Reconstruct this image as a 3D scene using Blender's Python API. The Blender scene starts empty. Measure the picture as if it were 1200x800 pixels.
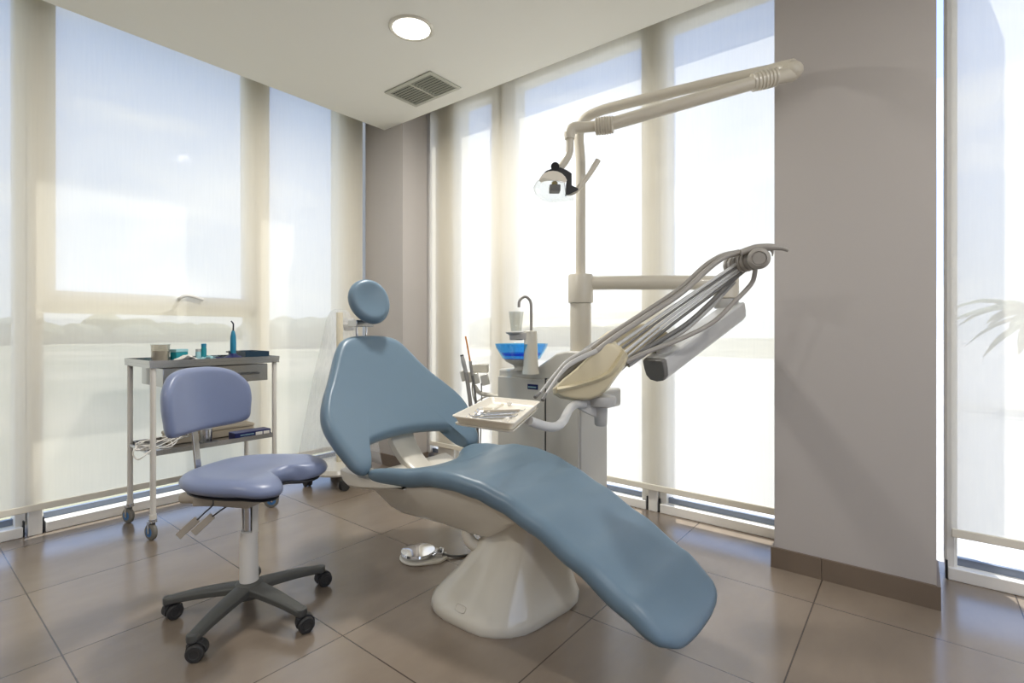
import bpy, bmesh, math, random
from mathutils import Vector, Matrix
random.seed(7)
PI = math.pi
C = bpy.context.scene.collection
sc = bpy.context.scene

# ------------------------------------------------------------------ camera
F, CX, HY, H = 594.0, 600.0, 388.0, 1.005
TH = math.radians(38.47)
FW = Vector((math.cos(TH), math.sin(TH), 0)); RT = Vector((math.sin(TH), -math.cos(TH), 0))
def at(u, v, Z):
    """survey point: a photo direction at a measured distance Z (m) in front of the camera"""
    p = FW*Z + RT*((u-CX)/F*Z); p.z = H - (v-HY)*Z/F
    return p
cam = bpy.data.cameras.new('camera'); camo = bpy.data.objects.new('camera', cam); C.objects.link(camo)
camo.location = (0, 0, H); camo.rotation_euler = (PI/2, 0, TH-PI/2)
cam.sensor_width = 36; cam.lens = F/1200*36; cam.shift_y = -12/1200; cam.clip_start = .02; cam.clip_end = 500
sc.camera = camo

# ------------------------------------------------------------------ materials
def mat(name, col, rough=.5, metal=0, spec=.5, bump=None, coat=0, var=None, trans=0, ior=1.45, emis=None):
    m = bpy.data.materials.new(name); m.use_nodes = True; nt = m.node_tree; n = nt.nodes; L = nt.links
    b = n['Principled BSDF']
    b.inputs['Base Color'].default_value = (*col, 1); b.inputs['Roughness'].default_value = rough
    b.inputs['Metallic'].default_value = metal; b.inputs['Specular IOR Level'].default_value = spec
    b.inputs['Coat Weight'].default_value = coat; b.inputs['Coat Roughness'].default_value = .08
    b.inputs['Transmission Weight'].default_value = trans; b.inputs['IOR'].default_value = ior
    tc = n.new('ShaderNodeTexCoord')
    nz = n.new('ShaderNodeTexNoise'); nz.inputs['Scale'].default_value = (bump[0] if bump else 12.0); nz.inputs['Detail'].default_value = 4
    L.new(tc.outputs['Object'], nz.inputs['Vector'])
    if bump:
        bp = n.new('ShaderNodeBump'); bp.inputs['Strength'].default_value = bump[1]; bp.inputs['Distance'].default_value = .002
        L.new(nz.outputs['Fac'], bp.inputs['Height']); L.new(bp.outputs['Normal'], b.inputs['Normal'])
    v = var if var is not None else .04
    mr = n.new('ShaderNodeMix'); mr.data_type = 'RGBA'
    mr.inputs[6].default_value = (*[c*(1-v) for c in col], 1); mr.inputs[7].default_value = (*[min(1, c*(1+v)) for c in col], 1)
    n2 = n.new('ShaderNodeTexNoise'); n2.inputs['Scale'].default_value = 5; L.new(tc.outputs['Object'], n2.inputs['Vector'])
    L.new(n2.outputs['Fac'], mr.inputs[0]); L.new(mr.outputs[2], b.inputs['Base Color'])
    if emis:
        b.inputs['Emission Color'].default_value = (*emis[0], 1); b.inputs['Emission Strength'].default_value = emis[1]
    return m
def s(r, g, b):
    f = lambda c: (c/255/12.92) if c/255 <= .04045 else ((c/255+.055)/1.055)**2.4
    return (f(r), f(g), f(b))

M = {}
M['vinyl'] = mat('blue_vinyl', s(101, 122, 137), .36, bump=(420, .06))
M['lav'] = mat('lavender_vinyl', s(121, 131, 159), .33, bump=(380, .05))
M['shell'] = mat('cream_white_shell', s(208, 202, 188), .3, coat=.2)
M['gloss'] = mat('glossy_white_shell', s(212, 207, 193), .16, coat=.5)
M['arm'] = mat('cream_enamel', s(205, 198, 182), .3, coat=.2)
M['cream'] = mat('cream_console', s(208, 196, 164), .35)
M['hose'] = mat('grey_silicone', s(156, 151, 144), .45)
M['hosed'] = mat('dark_grey_silicone', s(112, 110, 106), .45)
M['metalcol'] = mat('light_grey_plastic', s(176, 174, 170), .35)
M['spring'] = mat('silver_enamel', s(196, 196, 194), .35)
M['cab'] = mat('pale_grey_cabinet', s(196, 193, 184), .35)
M['chrome'] = mat('chrome', (.75, .75, .76), .1, 1)
M['steel'] = mat('brushed_steel', (.55, .55, .55), .22, 1)
M['dkmetal'] = mat('dark_steel', (.12, .12, .12), .3, 1)
M['black'] = mat('black_plastic', (.018, .018, .02), .4)
M['char'] = mat('charcoal_plastic', s(74, 74, 70), .5, bump=(200, .1))
M['rubber'] = mat('grey_rubber', s(120, 116, 108), .7)
M['darkrubber'] = mat('dark_rubber', s(48, 47, 46), .6)
M['whitemetal'] = mat('white_painted_steel', s(214, 210, 202), .3)
M['taupe'] = mat('taupe_metal', s(170, 160, 145), .4)
M['teal'] = mat('teal_plastic', s(10, 130, 140), .35)
M['cyan'] = mat('cyan_plastic', s(30, 120, 150), .3)
M['tealpaper'] = mat('pale_teal_paper', s(150, 190, 195), .7)
M['navy'] = mat('navy_card', s(22, 30, 84), .4)
M['navydark'] = mat('dark_blue_tray', s(26, 52, 70), .35)
M['paper'] = mat('white_paper', s(226, 222, 214), .8)
M['beige'] = mat('beige_card', s(196, 182, 160), .7)
M['orange'] = mat('orange_plastic', s(225, 140, 50), .35)
M['wheelblue'] = mat('blue_wheel_hub', s(60, 110, 160), .4)
M['tray'] = mat('ivory_tray', s(236, 229, 214), .35)
M['hoof'] = mat('seal_strip', s(165, 160, 150), .5)
M['frame'] = mat('white_aluminium', s(232, 229, 222), .35)
M['seal'] = mat('black_gasket', (.02, .02, .022), .6)
M['track'] = mat('grey_blue_track', s(120, 128, 142), .4)
M['wall'] = mat('wall_paint', s(177, 171, 166), .8, bump=(60, .03), var=.01)
M['ceil'] = mat('ceiling_paint', s(232, 231, 224), .85, bump=(60, .02), var=.01)
M['base'] = mat('baseboard_tile', s(112, 98, 84), .45, bump=(30, .05), var=.14)
M['vent'] = mat('vent_enamel', s(184, 184, 172), .4)
M['slat'] = mat('grille_slats', s(150, 152, 140), .45)
M['hole'] = mat('duct_dark', (.03, .03, .028), .8)
M['leaf'] = mat('palm_green', s(90, 104, 62), .6, var=.3)
M['bark'] = mat('palm_bark', s(120, 100, 76), .9, var=.3)
M['white_blind_bar'] = mat('blind_bar', s(236, 230, 214), .5)
M['lampglow'] = mat('lamp_diffuser', (1, 1, 1), .5, emis=((1, .97, .9), 6))
M['led'] = mat('reflector_yellow', s(232, 216, 120), .3, 0)

def glassy(name, tint, rough=.02, gl=.12):
    """thin clear sheet: mostly see-through, a little mirror"""
    m = bpy.data.materials.new(name); m.use_nodes = True; n = m.node_tree.nodes; L = m.node_tree.links
    n.clear(); o = n.new('ShaderNodeOutputMaterial'); t = n.new('ShaderNodeBsdfTransparent'); g = n.new('ShaderNodeBsdfGlossy')
    t.inputs[0].default_value = (*tint, 1); g.inputs['Roughness'].default_value = rough
    fr = n.new('ShaderNodeLayerWeight'); fr.inputs[0].default_value = .5
    pw = n.new('ShaderNodeMath'); pw.operation = 'POWER'; pw.inputs[1].default_value = 4
    L.new(fr.outputs['Facing'], pw.inputs[0])
    ma = n.new('ShaderNodeMath'); ma.operation = 'MULTIPLY_ADD'; ma.inputs[1].default_value = gl*4; ma.inputs[2].default_value = gl*.5
    L.new(pw.outputs[0], ma.inputs[0])
    mx = n.new('ShaderNodeMixShader'); L.new(ma.outputs[0], mx.inputs[0]); L.new(t.outputs[0], mx.inputs[1]); L.new(g.outputs[0], mx.inputs[2])
    L.new(mx.outputs[0], o.inputs[0]); return m
M['pane'] = glassy('window_glass', (.95, .97, .98), gl=.02)
M['bluedeep'] = glassy('deep_blue_glass', (.12, .3, .9), .03, gl=.15)
M['clear'] = glassy('clear_plastic', (.9, .91, .9), .05, gl=.2)
M['blueglass'] = glassy('blue_glass', (.42, .76, .99), .03, gl=.15)
M['jar'] = glassy('clear_jar', (.86, .84, .8), .1, gl=.2)

def sheet(name, col, see, dif=.35, slant=1):
    """woven or filmy sheet: diffuse, translucent and partly open"""
    m = bpy.data.materials.new(name); m.use_nodes = True; n = m.node_tree.nodes; L = m.node_tree.links
    n.clear(); o = n.new('ShaderNodeOutputMaterial')
    t = n.new('ShaderNodeBsdfTransparent'); d = n.new('ShaderNodeBsdfDiffuse'); l = n.new('ShaderNodeBsdfTranslucent')
    for x in (d, l): x.inputs[0].default_value = (*col, 1)
    m1 = n.new('ShaderNodeMixShader'); m1.inputs[0].default_value = 1-dif
    L.new(d.outputs[0], m1.inputs[1]); L.new(l.outputs[0], m1.inputs[2])
    m2 = n.new('ShaderNodeMixShader')
    tc = n.new('ShaderNodeTexCoord'); w = n.new('ShaderNodeTexNoise'); w.inputs['Scale'].default_value = 90
    mp = n.new('ShaderNodeMapping'); mp.inputs['Scale'].default_value = (1, 1, .06)
    L.new(tc.outputs['Object'], mp.inputs[0]); L.new(mp.outputs[0], w.inputs['Vector'])
    r = n.new('ShaderNodeMapRange'); r.inputs[1].default_value = .3; r.inputs[2].default_value = .7
    r.inputs[3].default_value = see*.93; r.inputs[4].default_value = see*1.07
    L.new(w.outputs['Fac'], r.inputs[0])
    # an open weave closes up for light that crosses it at a slant
    lw = n.new('ShaderNodeLayerWeight'); lw.inputs[0].default_value = .5
    ob = n.new('ShaderNodeMapRange'); ob.interpolation_type = 'SMOOTHSTEP'
    ob.inputs[1].default_value = .22; ob.inputs[2].default_value = .54; ob.inputs[3].default_value = 1; ob.inputs[4].default_value = slant
    L.new(lw.outputs['Facing'], ob.inputs[0])
    mm = n.new('ShaderNodeMath'); mm.operation = 'MULTIPLY'; L.new(r.outputs[0], mm.inputs[0]); L.new(ob.outputs[0], mm.inputs[1])
    L.new(mm.outputs[0], m2.inputs[0])
    L.new(m1.outputs[0], m2.inputs[1]); L.new(t.outputs[0], m2.inputs[2]); L.new(m2.outputs[0], o.inputs[0])
    return m
M['blind'] = sheet('screen_fabric', s(244, 239, 225), .19, .64, .15)
M['film'] = sheet('dust_film', s(236, 238, 242), .78, .5)

def floor_mat():
    m = bpy.data.materials.new('floor_tiles'); m.use_nodes = True; n = m.node_tree.nodes; L = m.node_tree.links
    b = n['Principled BSDF']; tc = n.new('ShaderNodeTexCoord'); mp = n.new('ShaderNodeMapping')
    mp.inputs['Location'].default_value = (-.363, -.293, 0); L.new(tc.outputs['Object'], mp.inputs[0])
    br = n.new('ShaderNodeTexBrick'); br.offset = 0; br.inputs['Scale'].default_value = 1
    br.inputs['Brick Width'].default_value = .6; br.inputs['Row Height'].default_value = .593
    br.inputs['Mortar Size'].default_value = .0022; br.inputs['Mortar Smooth'].default_value = 0
    br.inputs['Color1'].default_value = (*s(134, 121, 107), 1); br.inputs['Color2'].default_value = (*s(128, 115, 101), 1)
    br.inputs['Mortar'].default_value = (*s(72, 62, 54), 1); L.new(mp.outputs[0], br.inputs['Vector'])
    nz = n.new('ShaderNodeTexNoise'); nz.inputs['Scale'].default_value = 2.3; nz.inputs['Detail'].default_value = 8; nz.inputs['Roughness'].default_value = .6
    mp2 = n.new('ShaderNodeMapping'); mp2.inputs['Scale'].default_value = (1, 2.2, 1); mp2.inputs['Rotation'].default_value = (0, 0, .5)
    L.new(tc.outputs['Object'], mp2.inputs[0]); L.new(mp2.outputs[0], nz.inputs['Vector'])
    cr = n.new('ShaderNodeMapRange'); cr.inputs[1].default_value = .3; cr.inputs[2].default_value = .7; cr.inputs[3].default_value = .9; cr.inputs[4].default_value = 1.08
    L.new(nz.outputs['Fac'], cr.inputs[0])
    mx = n.new('ShaderNodeMix'); mx.data_type = 'RGBA'; mx.blend_type = 'MULTIPLY'; mx.inputs[0].default_value = 1
    L.new(br.outputs['Color'], mx.inputs[6]); L.new(cr.outputs[0], mx.inputs[7]); L.new(mx.outputs[2], b.inputs['Base Color'])
    rr = n.new('ShaderNodeMapRange'); rr.inputs[3].default_value = .18; rr.inputs[4].default_value = .24; b.inputs['Specular IOR Level'].default_value = 1.0; L.new(nz.outputs['Fac'], rr.inputs[0])
    L.new(rr.outputs[0], b.inputs['Roughness'])
    bp = n.new('ShaderNodeBump'); bp.inputs['Strength'].default_value = .4; bp.inputs['Distance'].default_value = .002; bp.invert = True
    L.new(br.outputs['Fac'], bp.inputs['Height']); L.new(bp.outputs[0], b.inputs['Normal'])
    return m
M['floor'] = floor_mat()
def ground_mat():
    m = bpy.data.materials.new('field_ground'); m.use_nodes = True; n = m.node_tree.nodes; L = m.node_tree.links
    b = n['Principled BSDF']; b.inputs['Roughness'].default_value = .9
    tc = n.new('ShaderNodeTexCoord'); nz = n.new('ShaderNodeTexNoise'); nz.inputs['Scale'].default_value = .12; nz.inputs['Detail'].default_value = 6
    L.new(tc.outputs['Object'], nz.inputs['Vector']); cr = n.new('ShaderNodeValToRGB')
    cr.color_ramp.elements[0].position = .35; cr.color_ramp.elements[0].color = (*s(120, 122, 88), 1)
    cr.color_ramp.elements[1].position = .65; cr.color_ramp.elements[1].color = (*s(178, 166, 136), 1)
    L.new(nz.outputs['Fac'], cr.inputs[0]); L.new(cr.outputs[0], b.inputs['Base Color']); return m
M['ground'] = ground_mat()
M['terrace'] = mat('pale_concrete', s(205, 200, 190), .8, var=.06)
M['tree'] = mat('hazy_foliage', s(126, 130, 112), .9, var=.35)  # distance haze is put into the pale foliage colour

# ------------------------------------------------------------------ object helpers
def tag(o, label=None, cat=None, group=None, kind=None):
    if label: o['label'] = label
    if cat: o['category'] = cat
    if group: o['group'] = group
    if kind: o['kind'] = kind
    return o
def thing(name, loc, label, cat, group=None):
    o = bpy.data.objects.new(name, None); o.empty_display_size = .1; o.location = loc; C.objects.link(o)
    return tag(o, label, cat, group)
def link(name, bm, m, parent=None, smooth=True, bev=0, sub=0, auto=None):
    me = bpy.data.meshes.new(name)
    bmesh.ops.remove_doubles(bm, verts=bm.verts, dist=1e-6)
    bmesh.ops.recalc_face_normals(bm, faces=bm.faces)
    bm.to_mesh(me); bm.free()
    o = bpy.data.objects.new(name, me); C.objects.link(o); me.materials.append(M[m] if isinstance(m, str) else m)
    if parent is not None:
        o.parent = parent; root = parent
        off = Vector((0, 0, 0))
        while root is not None: off += root.location; root = root.parent
        for v in me.vertices: v.co -= off
    if smooth:
        for p in me.polygons: p.use_smooth = True
        try: me.set_sharp_from_angle(angle=math.radians(auto if auto else 40))
        except Exception: pass
    if bev:
        b = o.modifiers.new('bevel', 'BEVEL'); b.width = bev; b.segments = 3; b.limit_method = 'ANGLE'; b.angle_limit = math.radians(35)
    if sub:
        q = o.modifiers.new('sub', 'SUBSURF'); q.levels = sub; q.render_levels = sub
    return o
def BM(): return bmesh.new()
def box(bm, x0, x1, y0, y1, z0, z1):
    v = [bm.verts.new((x, y, z)) for x in (x0, x1) for y in (y0, y1) for z in (z0, z1)]
    for f in ((0, 1, 3, 2), (4, 6, 7, 5), (0, 4, 5, 1), (2, 3, 7, 6), (0, 2, 6, 4), (1, 5, 7, 3)): bm.faces.new([v[i] for i in f])
def obox(bm, c, ax, ay, az, hx, hy, hz):
    """oriented box about c with half sizes"""
    c = Vector(c); v = [bm.verts.new(c+ax*hx*i+ay*hy*j+az*hz*k) for i in (-1, 1) for j in (-1, 1) for k in (-1, 1)]
    for f in ((0, 1, 3, 2), (4, 6, 7, 5), (0, 4, 5, 1), (2, 3, 7, 6), (0, 2, 6, 4), (1, 5, 7, 3)): bm.faces.new([v[i] for i in f])
def frame_of(t):
    t = t.normalized(); a = Vector((0, 0, 1)) if abs(t.z) < .95 else Vector((1, 0, 0))
    u = t.cross(a).normalized(); return u, t.cross(u).normalized()
def rings(bm, R, cap=True, close=False):
    V = [[bm.verts.new(p) for p in r] for r in R]; n = len(V[0])
    for a, b in zip(V, V[1:]+([V[0]] if close else [])):
        for i in range(n): bm.faces.new((a[i], a[(i+1) % n], b[(i+1) % n], b[i]))
    if cap and not close:
        bm.faces.new(V[0]); bm.faces.new(V[-1])
def catmull(P, k=6):
    P = [Vector(p) for p in P]
    if len(P) < 3: return P
    out = []
    Q = [P[0]*2-P[1]]+P+[P[-1]*2-P[-2]]
    for i in range(1, len(Q)-2):
        a, b, c, d = Q[i-1:i+3]
        for j in range(k):
            t = j/k
            out.append(.5*((2*b)+(-a+c)*t+(2*a-5*b+4*c-d)*t*t+(-a+3*b-3*c+d)*t**3))
    out.append(P[-1]); return out
def tube(bm, P, r, seg=14, k=6, cap=True):
    """round tube along P (smoothed); r number or list per given point"""
    n0 = len(P); Q = catmull(P, k); n = len(Q)
    def rad(i):
        if not isinstance(r, (list, tuple)): return r
        t = i/(n-1)*(n0-1); a = min(int(t), n0-2); return r[a]+(r[a+1]-r[a])*(t-a)
    u = None; R = []
    for i, p in enumerate(Q):
        t = (Q[min(i+1, n-1)]-Q[max(i-1, 0)]).normalized()
        if u is None: u, w = frame_of(t)
        else:
            u = (u-t*u.dot(t)).normalized(); w = t.cross(u)
        R.append([p+(u*math.cos(2*PI*j/seg)+w*math.sin(2*PI*j/seg))*rad(i) for j in range(seg)])
    rings(bm, R, cap)
def cyl(bm, a, b, r, r2=None, seg=24):
    a, b = Vector(a), Vector(b); u, w = frame_of(b-a); r2 = r if r2 is None else r2
    rings(bm, [[a+(u*math.cos(2*PI*j/seg)+w*math.sin(2*PI*j/seg))*r for j in range(seg)],
               [b+(u*math.cos(2*PI*j/seg)+w*math.sin(2*PI*j/seg))*r2 for j in range(seg)]])
def lathe(bm, c, axis, prof, seg=32):
    """prof: list of (distance along axis, radius)"""
    c = Vector(c); axis = Vector(axis).normalized(); u, w = frame_of(axis)
    rings(bm, [[c+axis*d+(u*math.cos(2*PI*j/seg)+w*math.sin(2*PI*j/seg))*max(r, 1e-4) for j in range(seg)] for d, r in prof])
def prism(bm, pts, d):
    """polygon pts (3D) extruded by vector d"""
    d = Vector(d); A = [bm.verts.new(Vector(p)) for p in pts]; B = [bm.verts.new(Vector(p)+d) for p in pts]; n = len(A)
    bm.faces.new(A); bm.faces.new(B[::-1])
    for i in range(n): bm.faces.new((A[i], A[(i+1) % n], B[(i+1) % n], B[i]))
def closed_spline(P, k=8):
    n = len(P); out = []
    P = [Vector(p) for p in P]
    for i in range(n):
        a, b, c, d = P[i-1], P[i], P[(i+1) % n], P[(i+2) % n]
        for j in range(k):
            t = j/k; out.append(.5*((2*b)+(-a+c)*t+(2*a-5*b+4*c-d)*t*t+(-a+3*b-3*c+d)*t**3))
    return out
def pillow(bm, outline, c2, warp, th, back=.5, edge=.14, k=8, nr=14, crown=0, spine=None):
    """upholstered pad: star-shaped outline about c2, warp(x,y,h) -> world point with h along its normal"""
    O = closed_spline([(p[0], p[1], 0) for p in outline], k); n = len(O); c = Vector((c2[0], c2[1], 0))
    A = [Vector((p.x*spine, c.y, 0)) for p in O] if spine else [c]*n
    ss = [1-edge*(1-math.cos(PI/2*i/5)) for i in range(6)]
    ss += [ss[-1]*(1-i/nr) for i in range(1, nr)]
    def h(sv):
        e = max(0, (sv-(1-edge))/edge); return math.sqrt(max(0, 1-e*e))+crown*(1-sv*sv)
    if spine: ss.append(0)
    top = [[bm.verts.new(warp(*(c_+(p-c_)*q)[:2], th*(1-back)*h(q))) for p, c_ in zip(O, A)] for q in ss]
    bot = [[bm.verts.new(warp(*(c_+(p-c_)*q)[:2], -th*back*h(q))) for p, c_ in zip(O, A)] for q in ss[1:]]
    seq = bot[::-1]+top
    for a, b in zip(seq, seq[1:]):
        for i in range(n): bm.faces.new((a[i], a[(i+1) % n], b[(i+1) % n], b[i]))
    if spine: return
    vt = bm.verts.new(warp(c.x, c.y, th*(1-back)*h(0))); vb = bm.verts.new(warp(c.x, c.y, -th*back*h(0)))
    for i in range(n):
        bm.faces.new((top[-1][i], top[-1][(i+1) % n], vt)); bm.faces.new((bot[-1][i], bot[-1][(i+1) % n], vb))
def struct(name, bm, m, parent=None, **kw):
    kw.setdefault('smooth', False)
    return tag(link(name, bm, m, parent, **kw), kind='structure')
def interp(T, x):
    if x <= T[0][0]: return T[0][1]
    for (a, b), (c, d) in zip(T, T[1:]):
        if x <= c:
            t = (x-a)/(c-a); t = t*t*(3-2*t)*.5+t*.5; return b+(d-b)*t
    return T[-1][1]

# ================================================================== ROOM SHELL
CE = 2.52          # ceiling height
XR, YL = 2.685, 3.40   # blind planes
FX, FY = 2.76, 3.49    # window planes
XB, YB = -2.4, -2.6
bm = BM(); box(bm, XB-.1, 2.9, YB-.1, 3.62, -.12, 0); struct('floor', bm, 'floor')
bm = BM(); va, vb, vc, vd = 2.03, 2.25, 2.225, 2.61
box(bm, XB-.1, va, YB-.1, 3.13, CE, CE+.1); box(bm, vb, 2.395, YB-.1, 3.13, CE, CE+.1); box(bm, va, vb, YB-.1, vc, CE, CE+.1); box(bm, va, vb, vd, 3.13, CE, CE+.1)
struct('ceiling', bm, 'ceil')
bm = BM(); box(bm, XB-.1, 2.95, YB-.1, 3.68, 2.95, 3.1); struct('ceiling_slab', bm, 'ceil')
bm = BM()
box(bm, XB-.1, XB, YB-.1, 3.62, 0, 2.95); struct('wall_back', bm, 'wall')
bm = BM()
box(bm, XB, -1.6, YB-.1, YB, 0, 2.95); box(bm, 1.7, 2.9, YB-.1, YB, 0, 2.95); box(bm, -1.6, 1.7, YB-.1, YB, 0, .35); box(bm, -1.6, 1.7, YB-.1, YB, 2.4, 2.95); struct('wall_side', bm, 'wall')  # wall with an opening added to let in fill daylight
w_ = tag(bpy.data.objects.new('window_12', None), kind='structure'); C.objects.link(w_)  # window added for that opening, out of view
bm = BM()
for a, b in ((-1.6, -1.54), (.02, .08), (1.64, 1.7)): box(bm, a, b, YB-.08, YB-.03, .35, 2.4)
box(bm, -1.54, 1.64, YB-.08, YB-.03, .35, .41); box(bm, -1.54, 1.64, YB-.08, YB-.03, 2.34, 2.4); struct('window_frame', bm, 'frame', w_)
# pillars
bm = BM(); box(bm, 2.395, 3.15, -.062, .47, 0, 2.95); struct('wall_pillar', bm, 'wall')
bm = BM(); box(bm, 2.395, 2.63, 2.92, 3.37, 0, 2.95); box(bm, 2.63, 2.92, 3.03, 3.76, 0, 2.95); struct('wall_corner', bm, 'wall')
bm = BM()
box(bm, 2.383, 2.3945, .296, .482, 0, .085); box(bm, 2.383, 2.3945, -.074, .294, 0, .085)
box(bm, 2.3955, 2.62, .4705, .482, 0, .0845); box(bm, 2.3955, 2.66, -.074, -.0625, 0, .0845)
struct('baseboard_pillar', bm, 'base')
bm = BM(); box(bm, 2.383, 2.395, 2.908, 3.37, 0, .085); box(bm, 2.3955, 2.63, 2.908, 2.9195, 0, .0845); struct('baseboard_corner', bm, 'base')
bm = BM(); box(bm, XB, XB+.012, YB, 3.4, 0, .085); struct('baseboard_back', bm, 'base')
bm = BM(); box(bm, XB, 2.7, YB, YB+.012, 0, .085); struct('baseboard_side', bm, 'base')

def win_left(n, x0, x1, ztop=2.73, sash=False, handle=False, zb=.11):
    """window in the left (Y) wall between x0 and x1"""
    w = tag(bpy.data.objects.new('window_%d' % n, None), kind='structure'); C.objects.link(w)
    bm = BM(); y0, y1 = FY-.06, FY+.05
    for a, b in ((x0-.04, x0), (x1, x1+.04)): box(bm, a, b, y0, y1, .05, 2.95)
    box(bm, x0, x1, y0, y1, ztop, 2.95); box(bm, x0, x1, FY, y1, .0, zb-.045)
    if sash: box(bm, x0-.04, x1+.04, y0, y1, 1.10, 1.155)
    struct('window_frame', bm, 'frame', w, bev=.003)
    if sash:
        bm = BM(); y0s, y1s = FY-.075, FY-.02
        a, b = x0-.03, x1+.03
        box(bm, a, a+.07, y0s, y1s, 1.15, ztop+.03); box(bm, b-.07, b, y0s, y1s, 1.15, ztop+.03)
        box(bm, a+.07, b-.07, y0s, y1s, 1.15, 1.215); box(bm, a+.07, b-.07, y0s, y1s, ztop-.03, ztop+.03)
        struct('sash', bm, 'frame', w, bev=.004)
    bm = BM(); box(bm, x0, x1, FY-.012, FY+.01, zb-.06, zb-.03); struct('window_track', bm, 'track', w)
    bm = BM(); box(bm, x0-.01, x1+.01, FY-.003, FY+.003, zb-.03, ztop+.01); struct('glass_pane', bm, 'pane', w)
    if handle:
        bm = BM(); xm = (x0+x1)/2+.08
        box(bm, xm-.035, xm+.035, FY-.09, FY-.075, 1.165, 1.2); tube(bm, [(xm, FY-.09, 1.185), (xm, FY-.125, 1.2), (xm+.04, FY-.13, 1.215), (xm+.12, FY-.13, 1.195)], .009)
        struct('window_handle', bm, 'frame', w, smooth=True)
    return w
win_left(1, -.60, .425); win_left(2, .53, 1.54, sash=True, handle=True); win_left(3, 1.67, 2.20); win_left(4, -1.75, -.70); win_left(10, 2.41, 2.59)
# left corner frame and mullion posts
def post_left(xc, hw=.026):
    bm = BM(); box(bm, xc-hw, xc+hw, 3.395, FY+.08, 0, 2.95); struct('trim_mullion', bm, 'frame', bev=.003)
post_left(.495); post_left(1.60); post_left(-.65)
bm = BM(); box(bm, 2.24, 2.37, FY-.07, FY+.08, 0, 2.95); struct('trim_corner', bm, 'frame', bev=.004)
bm = BM(); box(bm, XB, -1.79, 3.40, 3.56, 0, 2.95); struct('wall_left', bm, 'wall')
def sill_left(n, x0, x1):
    bm = BM(); box(bm, x0, x1, 3.402, FY-.003, 0, .05); struct('trim_%d' % n, bm, 'frame', bev=.004)
for i, (a, b) in enumerate(((-1.7, -.69), (-.61, .452), (.535, 1.56), (1.64, 2.236), (2.25, 2.39))): sill_left(i+1, a, b)
bm = BM()
for x in (.456, .527, 1.565, 1.632): box(bm, x-.003, x+.003, 3.41, FY-.03, 0, .075)
struct('trim_seal', bm, 'seal')

def win_right(n, y0, y1, ztop=2.68, transom=False, thin=False):
    w = tag(bpy.data.objects.new('window_%d' % n, None), kind='structure'); C.objects.link(w)
    bm = BM(); x0, x1 = FX-.035, FX+.07
    for a, b in ((y0-.04, y0), (y1, y1+.04)): box(bm, x0, x1, a, b, .05, 2.95)
    box(bm, x0, x1, y0, y1, ztop, 2.95); box(bm, FX, x1, y0, y1, 0, .065)
    if transom: box(bm, x0+.01, x1, y0-.04, y1+.04, 1.075, 1.125)
    struct('window_frame', bm, 'frame', w, bev=.003)
    bm = BM(); box(bm, FX-.008, FX+.012, y0, y1, .05, .08); struct('window_track', bm, 'track', w)
    bm = BM(); box(bm, FX+.02, FX+.026, y0-.01, y1+.01, .08, ztop+.01); struct('glass_pane', bm, 'pane', w)
win_right(5, 2.35, 2.669); win_right(6, 1.219, 2.133, transom=True); win_right(7, .40, 1.073); win_right(8, -1.45, -.135)
win_right(9, -2.5, -1.55); win_right(11, 2.90, 2.99)
def post_right(a, b, x0=2.705):
    bm = BM(); box(bm, x0, FX+.09, a, b, 0, 2.95); struct('trim_mullion', bm, 'frame', bev=.003)
post_right(1.12, 1.172); post_right(2.215, 2.267); post_right(-1.526, -1.474)
bm = BM(); box(bm, 2.70, FX+.08, 2.70, 2.86, 0, 2.95); struct('trim_corner', bm, 'frame', bev=.004)
bm = BM(); box(bm, 2.72, FX+.08, -.128, -.100, 0, 2.95); box(bm, 2.72, FX+.08, .47, .50, 0, 2.95); struct('trim_jamb', bm, 'frame', bev=.003)
for i, (a, b) in enumerate(((.47, 1.105), (1.187, 2.2), (2.28, 2.70), (-1.46, -.105), (-2.5, -1.54))):
    bm = BM(); box(bm, 2.705, FX, a, b, 0, .05); struct('trim_%d' % (i+7), bm, 'frame', bev=.004)
bm = BM()
for y in (1.110, 1.182, 2.205, 2.275, -.102): box(bm, 2.712, FX, y-.003, y+.003, 0, .075)
struct('trim_seal', bm, 'seal')
bm = BM(); box(bm, 2.705, 2.84, YB, -2.54, 0, 2.95); struct('wall_right', bm, 'wall')
# outer lintel over the windows
bm = BM(); box(bm, 2.705, 2.85, YB, 3.03, 2.73, 3.1); box(bm, XB, 2.63, 3.42, 3.56, 2.76, 3.1); struct('wall_lintel', bm, 'ceil')

# blinds
def blind(name, a, b, axis, pos, zb, label):
    t = thing(name, (a, pos, 0) if axis == 'x' else (pos, a, 0), label, 'blind')
    bm = BM(); n = 2
    p = (lambda q, z: (q, pos, z)) if axis == 'x' else (lambda q, z: (pos, q, z))
    vs = [bm.verts.new(p(q, z)) for q, z in ((a, zb), (b, zb), (b, 2.88), (a, 2.88))]; bm.faces.new(vs)
    link('blind_fabric', bm, 'blind', t, smooth=False)
    bm = BM()
    if axis == 'x': box(bm, a, b, pos-.006, pos+.006, zb-.012, zb+.022)
    else: box(bm, pos-.006, pos+.006, a, b, zb-.012, zb+.022)
    link('bottom_bar', bm, 'white_blind_bar', t, bev=.004)
    bm = BM(); cyl(bm, p(a, 2.88), p(b, 2.88), .03); link('roller_tube', bm, 'white_blind_bar', t)
blind('roller_blind', -1.75, 2.375, 'x', YL-.02, .135, 'wide cream see-through roller blind hanging over the left window wall')
blind('roller_blind', .50, 2.945, 'y', XR, .135, 'cream roller blind behind the dental unit, between corner column and wide pillar')
blind('roller_blind', -1.9, -.115, 'y', XR, .195, 'cream roller blind right of the wide pillar, at the photo edge')

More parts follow.
